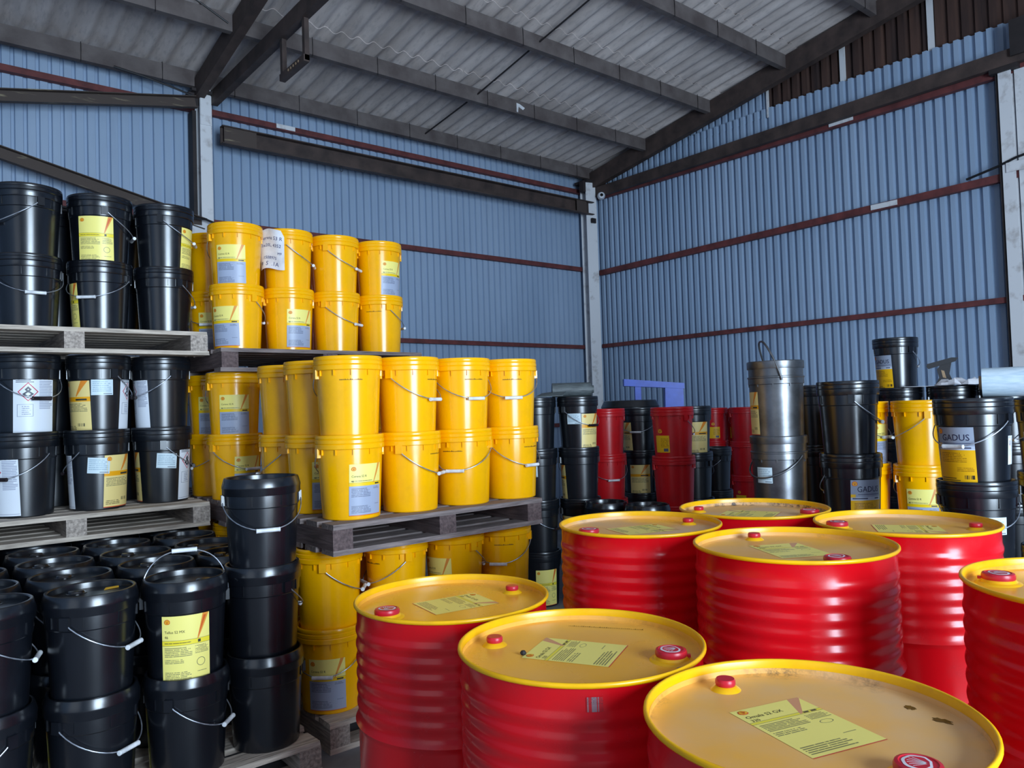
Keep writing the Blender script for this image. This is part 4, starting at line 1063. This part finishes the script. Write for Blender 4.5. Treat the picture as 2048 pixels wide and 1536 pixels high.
ob('film', MB().tube([(-0.25, 0, 0), (-0.245, 0, 0), (0.25, 0, 0)], 0.064, 28).mesh('film', M['film'], smooth=40), sr)
ob('core', MB().tube([(-0.262, 0, 0), (-0.2505, 0, 0)], 0.030, 16).mesh('core', M['card'], smooth=40), sr)

# ------------------------------------------------------------------ drums
def drum_shell():
    RB = 0.286; P = [(0, 0.012), (0.27, 0.012), (0.283, 0.0), (0.292, 0.0), (0.292, 0.014), (0.286, 0.020)]
    P += [(RB, 0.05), (RB, 0.235), (0.290, 0.245), (0.2955, 0.255), (0.290, 0.265), (RB, 0.275), (RB, 0.522), (0.290, 0.532), (0.2955, 0.542), (0.290, 0.552), (RB, 0.562)]
    z = 0.572
    for k in range(6):                        # shallow beads of the upper third
        for q in range(8):
            a = 2*math.pi*q/8
            P.append((RB+0.0021*(1-math.cos(a)), z+0.042*q/8))
        z += 0.042
    P += [(RB, z), (RB, 0.862), (0.2885, 0.868)]
    return MB().lathe(P, 72).mesh('shell', M['drum_red'], smooth=50)
SHELL = drum_shell()
RIM = MB().lathe([(0.2875, 0.8675), (0.2915, 0.8685), (0.2945, 0.8725), (0.2940, 0.8775), (0.2910, 0.880), (0.2870, 0.8795), (0.2852, 0.876), (0.2846, 0.862), (0.2836, 0.8510)], 72).mesh('rim', M['drum_rim'], smooth=60)
def lid_disc(mat): return MB().lathe([(0.2843, 0.862), (0.2832, 0.8512), (0.276, 0.8490), (0.262, 0.8500), (0.14, 0.8510), (0, 0.8510)], 72).mesh('lid', mat, smooth=40)
CAP_L = MB().lathe([(0.031, 0), (0.0345, 0.001), (0.0365, 0.006), (0.0365, 0.012), (0.0345, 0.0165), (0.029, 0.018), (0.0275, 0.0165), (0, 0.0165)], 32).box(-0.044, -0.032, -0.005, 0.005, 0.000, 0.006).mesh('bung_cap', M['cap_red'], smooth=40)
CAP_S = MB().lathe([(0.017, 0), (0.0195, 0.002), (0.0205, 0.006), (0.0205, 0.012), (0.018, 0.0155), (0, 0.0155)], 24).mesh('bung_cap', M['cap_red'], smooth=40)
COL_L = MB().lathe([(0.052, 0.0), (0.047, 0.004), (0.040, 0.006), (0.036, 0.012), (0, 0.012)], 32).mesh('bung_collar', M['drum_rim'], smooth=40)
COL_S = MB().lathe([(0.032, 0.0), (0.028, 0.004), (0.023, 0.007), (0.019, 0.010), (0, 0.010)], 24).mesh('bung_collar', M['drum_rim'], smooth=40)
_vs, _fs, _ms = shell_flat(0.0245)
_b = MB(); _b.v, _b.f, _b.m = _vs, _fs, _ms
CAP_EMB = _b.mesh('emblem', [M['em_white'], M['cap_red']])
DLW, DLH = 0.165, 0.215
def flat_label():
    return MB().add([(-DLW/2, -DLH/2, 0), (DLW/2, -DLH/2, 0), (DLW/2, DLH/2, 0), (-DLW/2, DLH/2, 0)], [(0, 1, 2, 3)]).mesh('paper_label', M['lab_drum'], uv=[(0, 0), (1, 0), (1, 1), (0, 1)])
DLAB = flat_label()
def flat_letters():
    b = MB()
    for s, size, x, y in (('Omala S2 GX', 0.0150, -0.073, 0.066), ('320', 0.0130, -0.073, 0.0515)):
        vs, fs = text_geom(s, size); b.add([(p[0]+x, p[1]+y, 0) for p in vs], fs)
    return b.mesh('lettering', M['ink'])
DLET = flat_letters()
_vs, _fs, _ms = shell_flat(0.0100); _b = MB(); _b.v, _b.f, _b.m = _vs, _fs, _ms
DEMB = _b.mesh('emblem', [M['em_red'], M['lab_drum'] if False else M['em_yellow']])
def flat_ink(p0, p1, seed):
    rr = random.Random(seed); a, b = Vector((p0[0], p0[1], 0)), Vector((p1[0], p1[1], 0)); d = b-a; L = d.length; d.normalize(); n = Vector((-d.y, d.x, 0))
    m = MB(); t = 0.0
    while t < L:
        w, h = rr.uniform(0.002, 0.005), rr.uniform(0.003, 0.008)
        q = [a+d*t, a+d*(t+w), a+d*(t+w*0.6)+n*h, a+d*t+n*h*0.5]
        m.add([(v.x, v.y, 0) for v in q], [(0, 1, 2, 3)]); t += w+0.0016
    return m.mesh('ink_code', M['ink_soft'])
def drum(x, y, z, phi, top, label, seam=None):
    o = empty('oil_drum', (x, y, z), label=label, cat='drum', group='red oil drums')
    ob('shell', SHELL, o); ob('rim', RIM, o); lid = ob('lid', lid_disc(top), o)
    a = R(phi)
    c1 = ob('bung_collar', COL_S, o, (0.222*math.cos(a), 0.222*math.sin(a), 0.8495)); s1 = ob('bung_cap', CAP_S, c1, (0, 0, 0.008))
    c2 = ob('bung_collar', COL_L, o, (-0.216*math.cos(a), -0.216*math.sin(a), 0.8495), rz=a-math.pi/2)
    s2 = ob('bung_cap', CAP_L, c2, (0, 0, 0.009), rz=R(100))
    # the emblem is a print on the cap; it rides on the collar so that nothing is nested deeper than a sub-part
    ob('emblem', CAP_EMB, c2, (0, 0, 0.0262), rz=R(40))
    lb = ob('paper_label', DLAB, o, (0.012*math.cos(a), 0.012*math.sin(a), 0.8516), rz=a-math.pi/2-R(3))
    ob('lettering', DLET, lb, (0, 0, 0.0004)); ob('emblem', DEMB, lb, (-0.062, 0.093, 0.0004))
    if seam is not None:
        q = facing(x, y, seam)
        ob('weld_seam', MB().box(0.2855, 0.2868, -0.0015, 0.0015, 0.02, 0.860).mesh('weld_seam', M['drum_red']), o, rz=q)
    return o
ZP = 0.13
d1 = drum(1.285, 0.748, 0, 76, TOPS[0], 'nearest red oil drum with dusty stained yellow top, bottom right corner')
d2 = drum(1.296, 1.343, 0, 120, TOPS[1], 'red oil drum with clean yellow top and sideways label, front centre', seam=-62)
drum(1.343, 1.946, 0, -5, TOPS[2], 'leftmost red oil drum, beside the lowest yellow buckets')
drum(2.150, 1.895, ZP, -14, TOPS[3], 'red oil drum with tan dusty sheen-painted top reflecting yellow, left of rear four')
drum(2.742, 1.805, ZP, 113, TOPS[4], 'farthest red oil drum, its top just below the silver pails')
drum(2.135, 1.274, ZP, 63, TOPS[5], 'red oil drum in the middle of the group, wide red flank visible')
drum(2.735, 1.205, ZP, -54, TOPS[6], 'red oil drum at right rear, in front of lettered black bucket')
drum(2.12, 0.49, ZP, -82, TOPS[7], 'red oil drum cut by the right picture edge')
M['stain'] = m_noise('brown_oil_stain', srgb(120, 82, 14), srgb(92, 62, 12), 60, 0.35)
def stain(sx, sy, seed):
    rr = random.Random(seed); n = 18
    P = [(sx*(0.6+0.5*rr.random())*math.cos(2*math.pi*k/n), sy*(0.6+0.5*rr.random())*math.sin(2*math.pi*k/n)) for k in range(n)]
    return MB().add([(x, y, 0) for x, y in P] + [(x*0.9, y*0.9, 0.0008) for x, y in P],
                    [(k, (k+1) % n, n+(k+1) % n, n+k) for k in range(n)] + [tuple(range(n, 2*n))]).mesh('oil_stain', M['stain'])
ob('ink_code', flat_ink((0.132, 0.18), (0.243, 0.012), 4), d2, (0, 0, 0.8513))
ob('oil_stain', stain(0.011, 0.014, 1), d1, (0.218, -0.081, 0.8505)); ob('oil_stain', stain(0.011, 0.022, 2), d1, (0.198, -0.146, 0.8502))
p = pallet(1.84, 3.04, 0.90, 2.10, 0.13, 'wooden pallet on the floor under the four rear drums', dark=True, seed=21)
p = pallet(1.66, 2.60, 0.02, 0.86, 0.13, 'wooden pallet on the floor under the right edge drum', dark=True, seed=22)
# scratched sticker remains and small litter on the drums
ob('sticker_remnant', label_patch('sticker_remnant', 0.034, 0.030, 0.836, M['lab_remnant'], lambda z: 0.2862), None, (1.296, 1.343, 0), facing(1.296, 1.343, 5), label='scratched grey sticker remnant on the front centre drum', cat='sticker')
leaf = MB().add([(0, 0, 0), (0.02, 0.006, 0.004), (0.036, 0, 0.001), (0.018, -0.01, 0.003), (0, 0, -0.001), (0.02, 0.006, 0.003), (0.036, 0, 0), (0.018, -0.01, 0.002)],
   [(0, 1, 2, 3), (7, 6, 5, 4), (0, 4, 5, 1), (1, 5, 6, 2), (2, 6, 7, 3), (3, 7, 4, 0)])
ob('dry_leaf', leaf.mesh('dry_leaf', M['card']), None, (1.365, 1.11, 0.853), R(-50), label='tiny dry leaf on the front centre drum beside its big cap', cat='leaf')
peb = MB().lathe([(0, 0), (0.006, 0.002), (0.008, 0.006), (0.005, 0.011), (0, 0.012)], 8)
ob('dirt_crumb', peb.mesh('dirt_crumb', M['steel_dark']), None, (1.185, 1.425, 0.850), label='dark dirt crumb lying on the front centre drum', cat='dirt')
print('buckets', NB)
